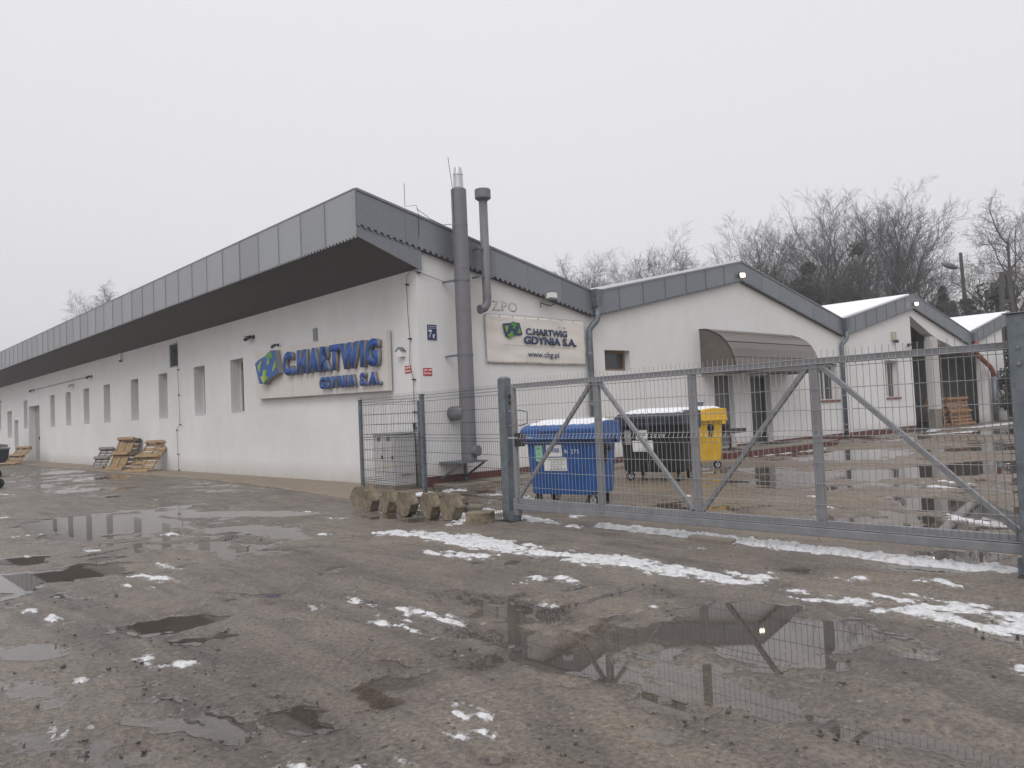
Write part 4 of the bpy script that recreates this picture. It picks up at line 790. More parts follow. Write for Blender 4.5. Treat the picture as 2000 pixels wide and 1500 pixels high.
t = thing('bell_box', 'small pale box with a little pitched lid beside the big sign board', 'box', (0, .52, 3.0)); mb = MB(); mb.prism([(0, 0), (.30, 0), (.30, .17), (.15, .27), (0, .17)], lambda u, v, w: (w, u, v), -.18, -.002); o = obj('case', mb, M['white'], t); fixn(o.data)
mb = MB(); mb.prism([(-.03, .16), (.15, .28), (.33, .16), (.33, .185), (.15, .305), (-.03, .185)], lambda u, v, w: (w, u, v), -.21, -.0015); o = obj('lid', mb, M['flue'], t); fixn(o.data); t.scale = (.7, .68, .75); t.location.z = 3.06
# lightning conductor cables with stand-off clips
def cable(name, lab, pts, clips, rr=.007):
    t = thing(name, lab, 'cable'); m = MB(); m.tube(pts, rr, 5); obj('wire', m, M['black'], t)
    for c in clips:
        m = MB(); x, y, z = c; m.box(x - .03, x + .05, y - .03, y + .03, z - .015, z + .015); obj('clip', m, M['black'], t)
cable('lightning_cable', 'thin dark lightning cable down the long wall near the corner', [(-.05, .10, 5.02), (-.05, .32, 4.9), (-.05, .30, 4.0), (-.05, .26, 3.4), (-.05, .30, 2.9), (-.05, .18, 2.5), (-.05, .2, 1.4), (-.05, .22, 1.0)], [(-.05, .31, 4.72), (-.05, .28, 3.45), (-.05, .18, 2.5), (-.05, .2, 1.75), (-.05, .2, 1.38)])
t = thing('cable_pipe', 'thin dark protective pipe low on the long wall beside the grey cabinet', 'pipe', (-.05, .22, 0)); mb = MB(); mb.tube([(0, 0, 0), (0, 0, 1.45)], .022, 6); obj('pipe', mb, M['black'], t); mb = MB(); mb.tube([(0, 0, 1.4), (0, 0, 1.5)], .035, 6); obj('joint', mb, M['black'], t)
cable('lightning_cable', 'thin dark lightning cable down the long wall below the louvred vent', [(-.05, 15.3, 4.9), (-.05, 15.25, 3.9), (-.05, 15.2, 2.8), (-.05, 15.15, 1.75), (-.05, 15.5, 1.62), (-.05, 15.45, .9), (-.05, 15.4, .05)], [(-.05, 15.2, 3.8), (-.05, 15.2, 2.85), (-.05, 15.15, 1.75), (-.05, 15.5, 1.55), (-.05, 15.45, .65), (-.05, 15.4, .06)])
cable('lightning_cable', 'thin wire running from the corner to the tall flue bracket', [(-.05, .10, 5.02), (-.03, -.05, 4.98), (.3, -.06, 4.9), (.75, -.10, 4.78)], [(.05, -.05, 4.95)])
cable('lightning_cable', 'thin wire with upright kink on the roof edge left of the tall flue', [(.02, -.13, 5.45), (.02, -.18, 6.25), (.02, -.1, 6.5), (-.30, -.1, 6.42), (-.30, -.1, 6.95)], [])
cable('lightning_cable', 'thin sagging wire from the roof edge to the tall flue', [(.02, -.1, 6.42), (.35, -.2, 6.2), (.6, -.3, 6.08), (.8, -.4, 6.1)], [])
# tall flue
fl = thing('flue_pipe', 'tall grey insulated flue pipe with pale metal tip at the gable corner', 'flue', (0.99, -0.46, 0))
mb = MB(); prof_ = [(.182, .58), (.182, 1.05)]
for z in (1.05, 2.05, 3.05, 4.05, 5.05, 6.05): prof_ += [(.182, z), (.186, z + .005), (.186, z + .035), (.181, z + .04)]
prof_ += [(.181, 6.93), (.125, 6.97)]
mb.lathe((0, 0, 0), prof_, 40); obj('pipe', mb, M['flue'], fl, False)
mb = MB(); mb.lathe((0, 0, 0), [(.12, 6.95), (.118, 7.10), (.112, 7.11), (.112, 7.26), (.118, 7.27), (.118, 7.30), (.108, 7.31), (.085, 7.45), (.06, 7.46)], 24); obj('tip', mb, M['alu'], fl)
mb = MB(); mb.tube([(-.06, 0, 1.68), (-.10, .45, 1.68)], .17, 22); obj('wall_duct', mb, M['flue'], fl, True)
mb = MB(); mb.tube([(.0, 0, .80), (0.04, -.27, .80)], .11, 20); mb.tube([(0.035, -.24, .80), (0.045, -.29, .80)], .125, 20); obj('cleaning_cap', mb, M['flue'], fl)
mb = MB(); mb.box(-.55, .30, -.30, .44, .54, .575); mb.bar((-.50, -.28, .54), (-.50, .43, .18), .04, .04, (1, 0, 0)); mb.bar((.22, -.28, .54), (.22, .43, .18), .04, .04, (1, 0, 0)); mb.box(.19, .25, .40, .44, .1, .5); obj('wall_bracket', mb, M['galdark'], fl)
for z in (3.02, 4.78):
    mb = MB(); mb.bar((-.24, .44, z), (-.05, -.1, z + .02), .03, .05); mb.lathe((0, 0, z), [(.187, -.02), (.193, -.02), (.193, .02), (.187, .02)], 24); obj('pipe_clamp', mb, M['galdark'], fl)
mb = MB(); mb.tube([(-.17, -.02, 5.5), (-.19, -.02, 6.9), (-.30, -.03, 7.65)], .007, 5); obj('lightning_rod', mb, M['black'], fl)
f2 = thing('vent_pipe', 'slimmer grey vent pipe with round hood and bottom elbow beside the tall flue', 'vent pipe', (1.79, -0.40, 0))
mb = MB(); mb.tube([(0, 0, 6.85), (0, 0, 4.42), (-.02, .0, 4.28), (-.08, .02, 4.19), (-.20, .03, 4.15)], .105, 20); obj('pipe', mb, M['flue'], f2, True)
mb = MB(); mb.tube([(-.19, .03, 4.15), (-.22, .03, 4.145)], .112, 20); obj('end_collar', mb, M['flue'], f2); mb = MB(); mb.lathe((0, 0, 4.46), [(.112, -.02), (.112, .02)], 20); obj('collar', mb, M['flue'], f2)
mb = MB(); mb.lathe((0, 0, 6.80), [(.11, 0), (.195, .06), (.195, .27), (.18, .285), (.05, .29)], 28); obj('hood', mb, M['flue'], f2)
for z in (5.62, 4.95):
    mb = MB(); mb.bar((-.18, .30, z), (-.18, -.02, z), .03, .04); mb.bar((-.26, -.02, z), (.14, -.08, z), .03, .045); obj('bracket', mb, M['galdark'], f2)
# floodlights
t = thing('floodlight', 'unlit pale floodlight with dangling cable under the roof edge above the banner', 'floodlight', (4.1, -.2, 4.62))
mb = MB(); mb.prism([(-.12, -.02), (.12, -.02), (.09, .12), (-.09, .12)], lambda u, v, w: (u, w, v), -.22, -.04); o = obj('housing', mb, M['white'], t); fixn(o.data)
mb = MB(); mb.box(-.14, .14, -.26, .02, -.05, -.02); obj('visor', mb, M['gal'], t)
mb = MB(); mb.tube([(.1, 0, 0), (.24, .02, .02), (.28, .05, -.12), (.2, .12, -.18), (.05, .12, -.16), (-.2, .1, -.12), (-.21, .08, -.26)], .014, 5); obj('cable', mb, M['black'], t)
for x, lab in ((13.62, 'lit floodlight at the peak of the middle gable above the canopy'), (29.12, 'lit floodlight at the farther gable peak above the loading bay')):
    t = thing('floodlight', lab, 'floodlight', (x, -.22, 6.06))
    mb = MB(); mb.box(-.11, .11, -.10, -.03, -.085, .085); mb.box(-.03, .03, -.03, .06, -.04, .04); obj('housing', mb, M['black'], t)
    mb = MB(); mb.box(-.09, .09, -.105, -.1005, -.065, .065); obj('lamp', mb, M['lamp'], t); t.rotation_euler = (R_(0), 0, R_(-28))
# small meter box on gable wall
t = thing('meter_box', 'small grey metal box on the wall above the dark waste containers', 'box', (10.76, 0, 1.40)); mb = MB(); mb.box(0, .26, -.16, -.002, 0.06, .30); obj('case', mb, M['gal'], t); mb = MB(); mb.box(-.02, .28, -.19, -.002, .30, .33); obj('cover', mb, M['galdark'], t); mb = MB(); mb.box(.05, .2, -.12, -.002, -.02, .06); obj('outlet', mb, M['black'], t)

# ---------------------------------------------------------------- electrical cabinet
t = thing('electrical_cabinet', 'pale grey electrical cabinet against the long wall behind the mesh fence', 'cabinet', (-.74, .03, 0))
mb = MB(); mb.box(0, .56, .0, .86, .12, 1.27); o = obj('body', mb, M['cab'], t); bevel(o, .01, 1)
mb = MB(); mb.box(-.03, .59, -.03, .89, 1.27, 1.31); o = obj('roof', mb, M['cab'], t); bevel(o, .008, 1)
mb = MB(); mb.box(-.012, .55, -.01, .87, 0, .12); obj('base', mb, M['concrete'], t)
for y0, y1 in ((.02, .42), (.44, .84)):
    mb = MB(); mb.box(-.014, -.001, y0, y1, .42, 1.08); d_ = obj('door', mb, M['cab'], t); mb = MB(); mb.box(-.03, -.014, y0 + .03, y0 + .06, .72, .80); obj('handle', mb, M['black'], d_)
for y0 in (.18, .56):
    mb = MB(); mb.box(-.016, -.001, y0, y0 + .11, 1.13, 1.22); obj('meter_window', mb, M['flue'], t)
mb = MB(); mb.prism([(0, 0), (.07, 0), (.035, .09)], lambda u, v, w: (w, u + .2, v + .55), -.018, -.0145); o = obj('warning_label', mb, M['yel'], t); fixn(o.data)
mb = MB(); mb.box(.15, .42, -.012, -.001, .34, .36); obj('vent_slot', mb, M['flue'], t)

# ---------------------------------------------------------------- welded mesh
def wire_mesh(p0, p1, zs_h, prof_, out, pitch=.062, r=.0027, rh=.0032, top=None):
    """vertical wires follow prof_ [(z, offset)], horizontals at zs_h [(z, offset)]"""
    m = MB(); p0 = Vector(p0); p1 = Vector(p1); d = p1 - p0; Ln = d.length; n = max(1, int(round(Ln / pitch))); out = Vector(out)
    for k in range(n + 1):
        b = p0 + d * (k / n); m.tube([b + out * of + Vector((0, 0, z)) for z, of in prof_], r, 4, caps=False)
    for z, of in zs_h:
        m.tube([p0 + out * (of + .004) + Vector((0, 0, z)), p1 + out * (of + .004) + Vector((0, 0, z))], rh, 4)
    return m
FPROF = [(.03, 0), (.30, 0), (.345, .035), (.39, 0), (1.20, 0), (1.255, .045), (1.31, 0), (1.93, 0), (1.985, .045), (2.04, 0), (2.10, 0)]
FH = [(.05, 0), (.30, 0), (.345, .035), (.39, 0), (.57, 0), (.78, 0), (.99, 0), (1.20, 0), (1.255, .045), (1.31, 0), (1.51, 0), (1.72, 0), (1.93, 0), (1.985, .045), (2.04, 0)]
fn_ = thing('mesh_fence', 'low dark welded mesh fence with thin steel posts between warehouse corner and gate', 'fence', (0, 0, 0))
def fence_panel(p0, p1, out, h):
    s = h / 2.10; obj('mesh_panel', wire_mesh((*p0, 0), (*p1, 0), [(z * s, o_) for z, o_ in FH], [(z * s, o_) for z, o_ in FPROF], out), M['fwire'], fn_)
P1, P2, P3, PA = (-1.74, -.24), (-2.05, -2.88), (-2.52, -5.62), (-.18, -.17)
fence_panel((P1[0] - .02, P1[1] + .05), PA, (0, -1, 0), 2.10); fence_panel(P1, P2, (-1, 0.1, 0), 2.10); fence_panel(P2, P3, (-1, 0.1, 0), 2.08)
for p, h_, w_ in ((P1, 2.02, .065), (P2, 2.03, .075), (PA, 1.98, .05), (P3, 2.0, .06)):
    x, y = p; m = MB(); m.box(x - w_/2, x + w_/2, y - .03, y + .03, 0, h_); o = obj('post', m, M['galdark'], fn_); bevel(o, .004, 1); pc_ = o
    m = MB(); m.box(x - w_/2 - .004, x + w_/2 + .004, y - .034, y + .034, h_, h_ + .014); obj('cap', m, M['black'], pc_)

# ---------------------------------------------------------------- the sliding gate
gx = -2.60
gt = thing('sliding_gate', 'long grey steel sliding gate with diagonal braces and welded mesh', 'gate', (gx, -5.90, 0))
Y = lambda y: y + 5.90
YE = Y(-13.6)
mb = MB(); mb.box(0, .06, YE, 0, 1.985, 2.055); o = obj('top_rail', mb, M['gate'], gt); bevel(o, .006, 2)
mb = MB(); mb.box(-.035, .075, YE, 0.0, .185, .275); o = obj('bottom_beam', mb, M['gate'], gt); bevel(o, .008, 2)
mb = MB(); mb.box(0.0, .06, YE, 0.0, .278, .35); o = obj('bottom_rail', mb, M['gate'], gt); bevel(o, .005, 2)
for a in (0.0, Y(-7.55), Y(-9.07), Y(-10.60), Y(-12.50)):
    wd_ = .07 if a == 0 else .095
    mb = MB(); mb.box(.002, .058, a - wd_, a, .352, 1.983); o = obj('upright', mb, M['gate'], gt); bevel(o, .005, 2)
mb = MB(); mb.box(-.03, .04, -.09, 0.0, .10, .352); obj('end_foot', mb, M['gate'], gt)
for a, za, b, zb in ((-5.98, .36, -7.50, 1.97), (-7.66, 1.97, -9.05, .36), (-9.18, .36, -10.58, 1.97), (-10.72, 1.97, -12.45, .37)):
    mb = MB(); mb.bar((.03, Y(a), za), (.03, Y(b), zb), .05, .05, (1, 0, 0)); o = obj('diagonal_brace', mb, M['gate'], gt); bevel(o, .004, 1)
GP = [(.28, 0), (1.175, 0), (1.235, .035), (1.295, 0), (1.95, 0), (1.985, .018), (2.045, .0), (2.13, 0)]
GH = [(.285, 0), (.52, 0), (.74, 0), (.96, 0), (1.175, 0), (1.235, .035), (1.295, 0), (1.51, 0), (1.73, 0), (1.95, 0), (1.99, .02), (2.05, 0)]
for a, b in ((-5.985, -8.43), (-8.46, -11.02), (-11.05, -13.55)):
    o = obj('mesh_panel', wire_mesh((-.012, Y(a), 0), (-.012, Y(b), 0), GH, GP, (-1, 0, 0), pitch=.0655, r=.0034, rh=.0038), M['wire'], gt)
mb = MB()
for sx_ in (-.05, .10): mb.tube([(sx_, -.04, 1.43), (sx_ - .05 * (1 if sx_ < 0 else -1), -.06, 1.43), (sx_ - .05 * (1 if sx_ < 0 else -1), -.19, 1.46), (sx_ - .05 * (1 if sx_ < 0 else -1), -.19, 1.63), (sx_ - .05 * (1 if sx_ < 0 else -1), -.06, 1.655), (sx_, -.04, 1.655)], .011, 7)
obj('pull_handle', mb, M['gal'], gt)
mb = MB(); mb.box(-.03, .09, -.20, -.075, 1.12, 1.32); o = obj('lock_case', mb, M['black'], gt); bevel(o, .01, 2)
mb = MB(); mb.tube([(-.03, -.13, 1.25), (-.08, -.13, 1.25), (-.09, -.02, 1.25)], .011, 7); mb.tube([(.09, -.13, 1.25), (.14, -.13, 1.25), (.15, -.26, 1.235)], .011, 7); obj('lever_handle', mb, M['alu'], gt)
mb = MB(); mb.box(-.02, .03, 0.0, .03, 1.83, 1.90); mb.box(-.02, .01, 0.0, .02, 1.75, 1.80); obj('stop_block', mb, M['black'], gt)
# left gate post
t = thing('gate_post', 'stout galvanised gate post at the lock end of the sliding gate', 'gate post', (gx + .03, -5.74, 0))
mb = MB(); mb.box(-.075, .075, -.075, .075, .01, 2.155); o = obj('post', mb, M['galdark'], t); bevel(o, .012, 2)
mb = MB(); mb.lathe((0, 0, 2.155), [(.076, 0), (.07, .018), (.03, .028)], 18); obj('cap', mb, M['gal'], t)
mb = MB(); mb.box(-.16, .16, -.20, .14, -.03, .012); obj('base_plate', mb, M['rubber'], t)
mb = MB()
mb.box(-.072, .072, -.17, -.077, .013, .16); mb.tube([(.06, -.165, .012), (.06, -.21, .14), (.06, -.165, .2)], .01, 6)
obj('catch_fork', mb, M['galdark'], t); mb = MB(); mb.box(-.065, -.04, -.105, -.077, .9, 1.4); obj('strike_plate', mb, M['galdark'], t)
# right gate guide post: two square columns bolted together
t = thing('gate_guide_post', 'tall weathered galvanised guide post cut by the right edge of the photo', 'gate post', (-2.66, -12.56, 0))
mb = MB(); mb.box(-.10, .05, -.16, .06, .0, 2.285); o = obj('post', mb, M['galdark'], t); bevel(o, .01, 2)
mb = MB(); mb.box(-.125, .07, -.20, .085, 2.285, 2.293); obj('top_plate', mb, M['gal'], t)
mb = MB(); mb.box(-.13, .09, -.22, .10, -.02, .015); obj('base_plate', mb, M['rubber'], t)
mb = MB()
for z in (1.99, 1.85, .9, .5): mb.lathe((0, 0, 0), [(.012, -.012), (.012, .012)], 6) if False else mb.tube([(-.115, -.02, z), (-.095, -.02, z)], .016, 6)
for z in (1.0, 1.62): mb.box(-.104, -.098, -.15, .05, z, z + .004)
obj('bolt', mb, M['gal'], t)
mb = MB(); mb.box(-.03, .03, .06, .115, 0.02, .16); obj('guide_roller_bracket', mb, M['galdark'], t)
mb = MB(); mb.box(-2.6, -2.46, -9.55, -8.95, -.02, .05); o = tag(obj('gate_foundation', mb, M['concrete']), 'low dark concrete block under the gate beam', 'concrete block'); bevel(o, .015, 1)

# ---------------------------------------------------------------- hexagonal concrete pavers
def paver(seed, thick=.17, R0=.228):
    rr_ = random.Random(seed); bm = bmesh.new(); vs = []
    for s_ in (-1, 1):
        vs.append([bm.verts.new((s_ * thick / 2, R0 * math.cos(R_(60 * k)), R0 * math.sin(R_(60 * k)))) for k in range(6)])
    bm.faces.new(vs[0][::-1]); bm.faces.new(vs[1])
    for k in range(6): bm.faces.new((vs[0][k], vs[0][(k+1) % 6], vs[1][(k+1) % 6], vs[1][k]))
    bmesh.ops.bevel(bm, geom=bm.edges[:], offset=.007, segments=1, affect='EDGES')
    bmesh.ops.triangulate(bm, faces=bm.faces[:]); bmesh.ops.subdivide_edges(bm, edges=bm.edges[:], cuts=2, use_grid_fill=True)
    for v in bm.verts:
        n_ = math.sin(v.co.y * 31 + seed) * math.cos(v.co.z * 27 + seed * 2) * .004; ch = rr_.uniform(-.003, .003)
        v.co += v.normal * (n_ + ch) if v.normal.length else v.co * 0
    # a broken corner
    cn_ = Vector((0, R0 * math.cos(R_(60 * (seed % 6))), R0 * math.sin(R_(60 * (seed % 6)))))
    for v in bm.verts:
        d = (v.co - cn_).length
        if d < .12: v.co -= cn_.normalized() * (.12 - d) * .35
    bmesh.ops.recalc_face_normals(bm, faces=bm.faces[:]); me = bpy.data.meshes.new('hexagonal_paver'); bm.to_mesh(me); bm.free(); return me
PLAB = ['dark round-looking hexagonal paver, farthest left of the standing row', 'hexagonal concrete paver standing on edge, second from the left in the row', 'mossy hexagonal concrete paver standing on edge, third from the left',
        'roughly pitted hexagonal paver standing on edge, fourth from the left', 'hexagonal paver with broken flank standing on edge, second from the right', 'light brown hexagonal paver standing on edge, right end of the row']
for k, (x, y, yw, s_) in enumerate([(-2.70, -1.72, 25, .95), (-3.0, -2.52, 4, .98), (-2.98, -3.10, -6, 1.0), (-3.02, -3.70, 8, 1.02), (-3.0, -4.32, -2, 1.02), (-2.96, -4.82, 3, 1.05)]):
    o = obj('hexagonal_paver', paver(k + 1), M['paver']); o.location = (x, y, .192 * s_); o.rotation_euler = (0, R_(random.Random(k).uniform(-4, 4)), R_(yw - 9)); o.scale = (s_,) * 3
    tag(o, PLAB[k], 'paver', 'hexagonal pavers beside the fence')
o = obj('hexagonal_paver', paver(9, .165, .235), M['paver']); o.location = (-2.95, -5.50, .08); o.rotation_euler = (0, R_(90), R_(10)); tag(o, 'single hexagonal paver lying flat beside the gate post', 'paver', 'hexagonal pavers beside the fence')
# broken slabs behind the fence
rs = random.Random(11)
for k, (x, y, z, sx_, sy_, yw, lab) in enumerate([(-1.45, -2.1, .07, .55, .28, 20, 'broken brown slab topped with snow behind the fence'), (-1.2, -2.7, .03, .35, .3, 60, 'low broken slab lying in the mud behind the fence'), (-1.0, -5.1, .03, .4, .28, 10, 'flat square slab behind the fence beside the gate post'), (-1.9, -4.1, .02, .3, .25, 40, 'small muddy slab just behind the fence mesh')]):
    m = MB(); m.prism([(-sx_/2, -sy_/2), (sx_*.3, -sy_/2*1.1), (sx_/2, 0), (sx_*.35, sy_/2), (-sx_*.4, sy_*.42)], lambda u, v, w: (u, v, w), -.05, .05); o = obj('broken_slab', m, M['concrete']); fixn(o.data); bevel(o, .02, 2)
    o.location = (x, y, z); o.rotation_euler = (R_(6), R_(-4), R_(yw)); tag(o, lab, 'slab')
# patch of snow on the first slab
m = MB(); m.lathe((0, 0, 0), [(.30, 0), (.24, .05), (.12, .075), (.03, .08)], 14); o = obj('snow_heap', m, M['lidsnow'], None, True); o.location = (-1.5, -2.05, .10); o.scale = (1.1, .6, .8); tag(o, 'small heap of snow on the broken slab behind the fence', 'snow')

# ---------------------------------------------------------------- waste containers
def container(loc, yaw, W, D, H, mb_, ml_, lab, labels, snowlab, tilt_=0):
    t = thing('waste_container', lab, 'waste container', (loc[0], loc[1], 0), R_(yaw), 'wheeled waste containers behind the gate')
    z0, z1 = .20, H * .80
    def ring(w_, d_, z, c=.08): 
        a, b = w_/2, d_/2; return [(-a + c, -b, z), (a - c, -b, z), (a, -b + c, z), (a, b - c, z), (a - c, b, z), (-a + c, b, z), (-a, b - c, z), (-a, -b + c, z)]
    rings = [ring(W*.86, D*.78, z0, .1), ring(W*.88, D*.80, z0 + .05, .08), ring(W*.93, D*.9, z1 - .10), ring(W*.935, D*.905, z1 - .1), ring(W * .97, D*.95, z1 - .095), ring(W * .97, D*.95, z1)]
    vs = [p for r_ in rings for p in r_]; fs = [tuple(reversed(range(8)))]
    for i_ in range(len(rings) - 1):
        for k in range(8): q = (k + 1) % 8; fs.append((i_*8+k, i_*8+q, (i_+1)*8+q, (i_+1)*8+k))
    fs.append(tuple(range(len(rings)*8 - 8, len(rings)*8)))
    m = MB(); m.add(vs, fs); bo = obj('body', m, mb_, t); fixn(bo.data); bevel(bo, .012, 2)
    m = MB()
    for k in range(9):
        x = -W*.36 + k * W * .09; m.add([(x - .02, -D*.39 - .008, z0 + .1), (x + .02, -D*.39 - .008, z0 + .1), (x + .02, -D*.45 - .012, z1 - .14), (x - .02, -D*.45 - .012, z1 - .14), (x - .02, -D*.36, z0 + .1), (x + .02, -D*.36, z0 + .1), (x + .02, -D*.42, z1 - .14), (x - .02, -D*.42, z1 - .14)], [(0,1,2,3), (0,4,5,1), (1,5,6,2), (2,6,7,3), (3,7,4,0)])
    if mb_ is M['bin_k']: o = obj('ribs', m, mb_, t); fixn(o.data)
    # lid: domed, thick front edge, hinge at the back
    nL = 9; sec = []
    for k in range(nL + 1):
        v = k / nL; y = -D*.53 + v * D * 1.04; z = z1 + .055 + (H - z1 - .06) * (.60 if v > 0 else .45) + (H - z1 - .06) * .40 * math.sin(min(1, v * 1.3) * math.pi / 2) * (1 - .30 * max(0, v - .6) / .4) ; sec.append((y, z))
    lidv = [(-D*.53, z1 - .01)] + sec + [(D*.51, z1 - .01)]
    m = MB(); n = len(lidv)
    for s_ in (-1, 1):
        for y, z in lidv: m.v.append((s_ * W * (.515 if z < z1 + .07 else .50), y, z - (0.0)))
    m.f.append(tuple(range(n))); m.f.append(tuple(reversed(range(n, 2*n))))
    for k in range(n): q = (k + 1) % n; m.f.append((k, k + n, q + n, q))
    lo = obj('lid', m, ml_, t); fixn(lo.data); bevel(lo, .025, 3)
    m = MB(); m.box(-W*.52, W*.52, -D*.56, -D*.50, z1 - .03, z1 + .03); m.box(-W*.52, -W*.47, -D*.5, D*.5, z1 - .03, z1 + .035); m.box(W*.47, W*.525, -D*.5, D*.5, z1 - .03, z1 + .035); o = obj('rim', m, ml_, t); fixn(o.data); bevel(o, .012, 2)
    m = MB(); m.box(-.20, .20, -D*.575, -D*.555, z1 + .04, z1 + .10) if False else m.tube([(-W*.22, -D*.53, z1 + .13), (-W*.2, -D*.57, z1 + .13), (W*.02, -D*.57, z1 + .13), (W*.04, -D*.53, z1 + .13)], .014, 6); obj('lid_handle', m, ml_, t)
    for s_ in (-1, 1):
        m = MB(); m.tube([(s_*W*.455, 0, z1 - .20), (s_*(W*.455 + .13), 0, z1 - .20)], .035, 12); m.tube([(s_*W*.455, 0, z1 - .20), (s_*(W*.455 + .035), 0, z1 - .20)], .10, 16); m.box(s_*W*.455, s_*(W*.455 + .02), -.05, .05, z1 - .42, z1 - .05); obj('lifting_pin', m, M['black'], t)
        m = MB(); m.box(s_*W*.455, s_*(W*.455 + .1), D*.32, D*.44, z1 - .12, z1 + .10); o = obj('hinge_arm', m, ml_, t); bevel(o, .012, 2)
    for sx_ in (-1, 1):
        for sy_ in (-1, 1):
            cx, cy = sx_ * W * .36, sy_ * D * .30; yw = random.Random(int(abs(cx * 100 + cy * 77 + W * 31))).uniform(-.6, .6); Rm = Matrix.Translation((cx, cy, 0)) @ Matrix.Rotation(yw, 4, 'Z')
            m = MB(); m.tube([(-.03, 0, .1), (.03, 0, .1)], .1, 18); m.xform(Rm); wo_ = obj('castor', m, M['rubber'], t)
            m = MB(); m.tube([(-.034, 0, .1), (.034, 0, .1)], .062, 14); m.xform(Rm); obj('hub', m, M['alu'], wo_)
            m = MB(); m.box(-.045, -.037, -.03, .03, .07, .21); m.box(.037, .045, -.03, .03, .07, .21); m.box(-.06, .06, -.05, .05, .20, .215); m.xform(Rm); obj('fork', m, M['gal'], wo_)
    # snow on the lid
    rs_ = random.Random(int(W * 100 + H * 31)); nx2, ny2 = 26, 16; V2 = []; F2 = []
    top = lambda v: np.interp(-D*.53 + v * D * 1.04, [s[0] for s in sec], [s[1] for s in sec])
    for a in range(nx2 + 1):
        for b in range(ny2 + 1):
            u = a / nx2; v = b / ny2; e_ = min(u, 1 - u, (v - .04) * 1.0, 1 - v); jit = .045 * math.sin(a * 1.9 + W * 9) * math.cos(b * 1.3) + .03 * math.sin(a * 4.1)
            th_ = max(-.02, min(.055, (e_ - .07 + jit) * .5)); V2.append(((u - .5) * W * .98, -D*.53 + (.10 + .90 * v) * D * 1.04, float(top(.10 + .90 * v)) + th_))
    for a in range(nx2):
        for b in range(ny2): k = a * (ny2 + 1) + b; F2.append((k, k + ny2 + 1, k + ny2 + 2, k + 1))
    m = MB(); m.add(V2, F2); so_ = obj('snow_cover', m, M['lidsnow'], None, True); so_.location = t.location; so_.rotation_euler = t.rotation_euler; tag(so_, snowlab, 'snow')
    # labels on the front
    def fpt(u, v): 
        z = z0 + .05 + v * (z1 - .1 - z0 - .05); k = (z - z0 - .05) / (z1 - .15 - z0); return (u * W * .44, -(D*.40 + (D*.05) * k) - .012, z)
    for (u0, u1, v0, v1, mt, lines) in labels:
        A, B_, C_, D_ = fpt(u0, v0), fpt(u1, v0), fpt(u1, v1), fpt(u0, v1); m = MB(); off = Vector((0, -.006, 0)); q = [Vector(p) + off for p in (A, B_, C_, D_)] + [Vector(p) + off * -1 for p in (A, B_, C_, D_)]
        m.add(q, [(0,1,2,3), (7,6,5,4), (0,4,5,1), (1,5,6,2), (2,6,7,3), (3,7,4,0)]); o = obj('label', m, mt, t); fixn(o.data)
        for (txt, lu0, lu1, lv, h, bo, tm) in lines:
            me, _ = text_mesh(txt, h, bold=bo, width=(lu1 - lu0) * W * .44 * (u1 - u0), ext=.002); P = Vector(fpt(u0 + lu0 * (u1 - u0), v0 + lv * (v1 - v0))) + off * 1.4
            ta = math.atan2(D*.05, z1 - .15 - z0); me.transform(Matrix.Translation(P) @ Matrix.Rotation(ta, 4, 'X') @ GAB); obj('lettering', me, tm, o)
    return t, fpt
def stencil(t, fpt, W, txt, u0, u1, v, h, mt):
    me, _ = text_mesh(txt, h, width=(u1 - u0) * W * .44, ext=.002, space=1.4); me.transform(Matrix.Translation(Vector(fpt(u0, v)) + Vector((0, -.009, 0))) @ Matrix.Rotation(.07, 4, 'X') @ GAB); obj('lettering', me, mt, t)
info = lambda: [('ODPADY SEGREGOWANE', .2, .95, .80, .022, .01, M['pgreen']), ('PAPIER I TEKTURA', .3, .85, .62, .02, 0, M['grey']), ('KARTONY GAZETY', .3, .9, .45, .02, 0, M['grey']), ('NIE WRZUCAC', .3, .8, .28, .02, 0, M['grey']), ('tel. 22 555 10 20', .25, .95, .08, .024, .02, M['navy'])]
t, fp = container((-.50, -5.12), -74.4, 1.43, 1.02, 1.45, M['bin_b'], M['bin_b'], 'blue wheeled waste container with paper labels, nearest behind the gate',
    [(-.72, -.50, .64, .98, M['greenw'], [('INFO', .2, .8, .75, .03, .02, M['pgreen']), ('plan', .2, .8, .4, .025, 0, M['pgreen']), ('odbior', .15, .85, .15, .025, 0, M['pgreen'])]),
     (-.38, .10, .74, .99, M['white'], [('PAPIER', .12, .88, .35, .075, .02, M['sblue'])]),
     (-.48, .22, .44, .72, M['white'], info())], 'snow lying on the lid of the blue container')
stencil(t, fp, 1.43, 'N 275', .20, .62, .80, .075, M['white'])
t, fp = container((3.76, -3.80), -79.3, 1.62, 1.02, 1.56, M['bin_k'], M['bin_kl'], 'black wheeled waste container with torn labels, between the blue and yellow ones',
    [(-.85, -.62, .62, .98, M['grey'], []), (-.45, -.05, .75, .98, M['white'], [('UTYLIZ', .1, .9, .4, .06, .03, M['black'])]), (-.58, .12, .45, .72, M['white'], [l for l in info() if 'PAPIER' not in l[0] and 'KARTON' not in l[0]])], 'snow lying on the lid of the black container')
stencil(t, fp, 1.62, '2010', .05, .52, .80, .075, M['white'])
t, fp = container((6.66, -2.72), -106.9, 1.5, 1.0, 1.56, M['bin_y'], M['bin_y'], 'yellow wheeled waste container seen from its short end beside the black one', [], 'snow lying on the lid of the yellow container')
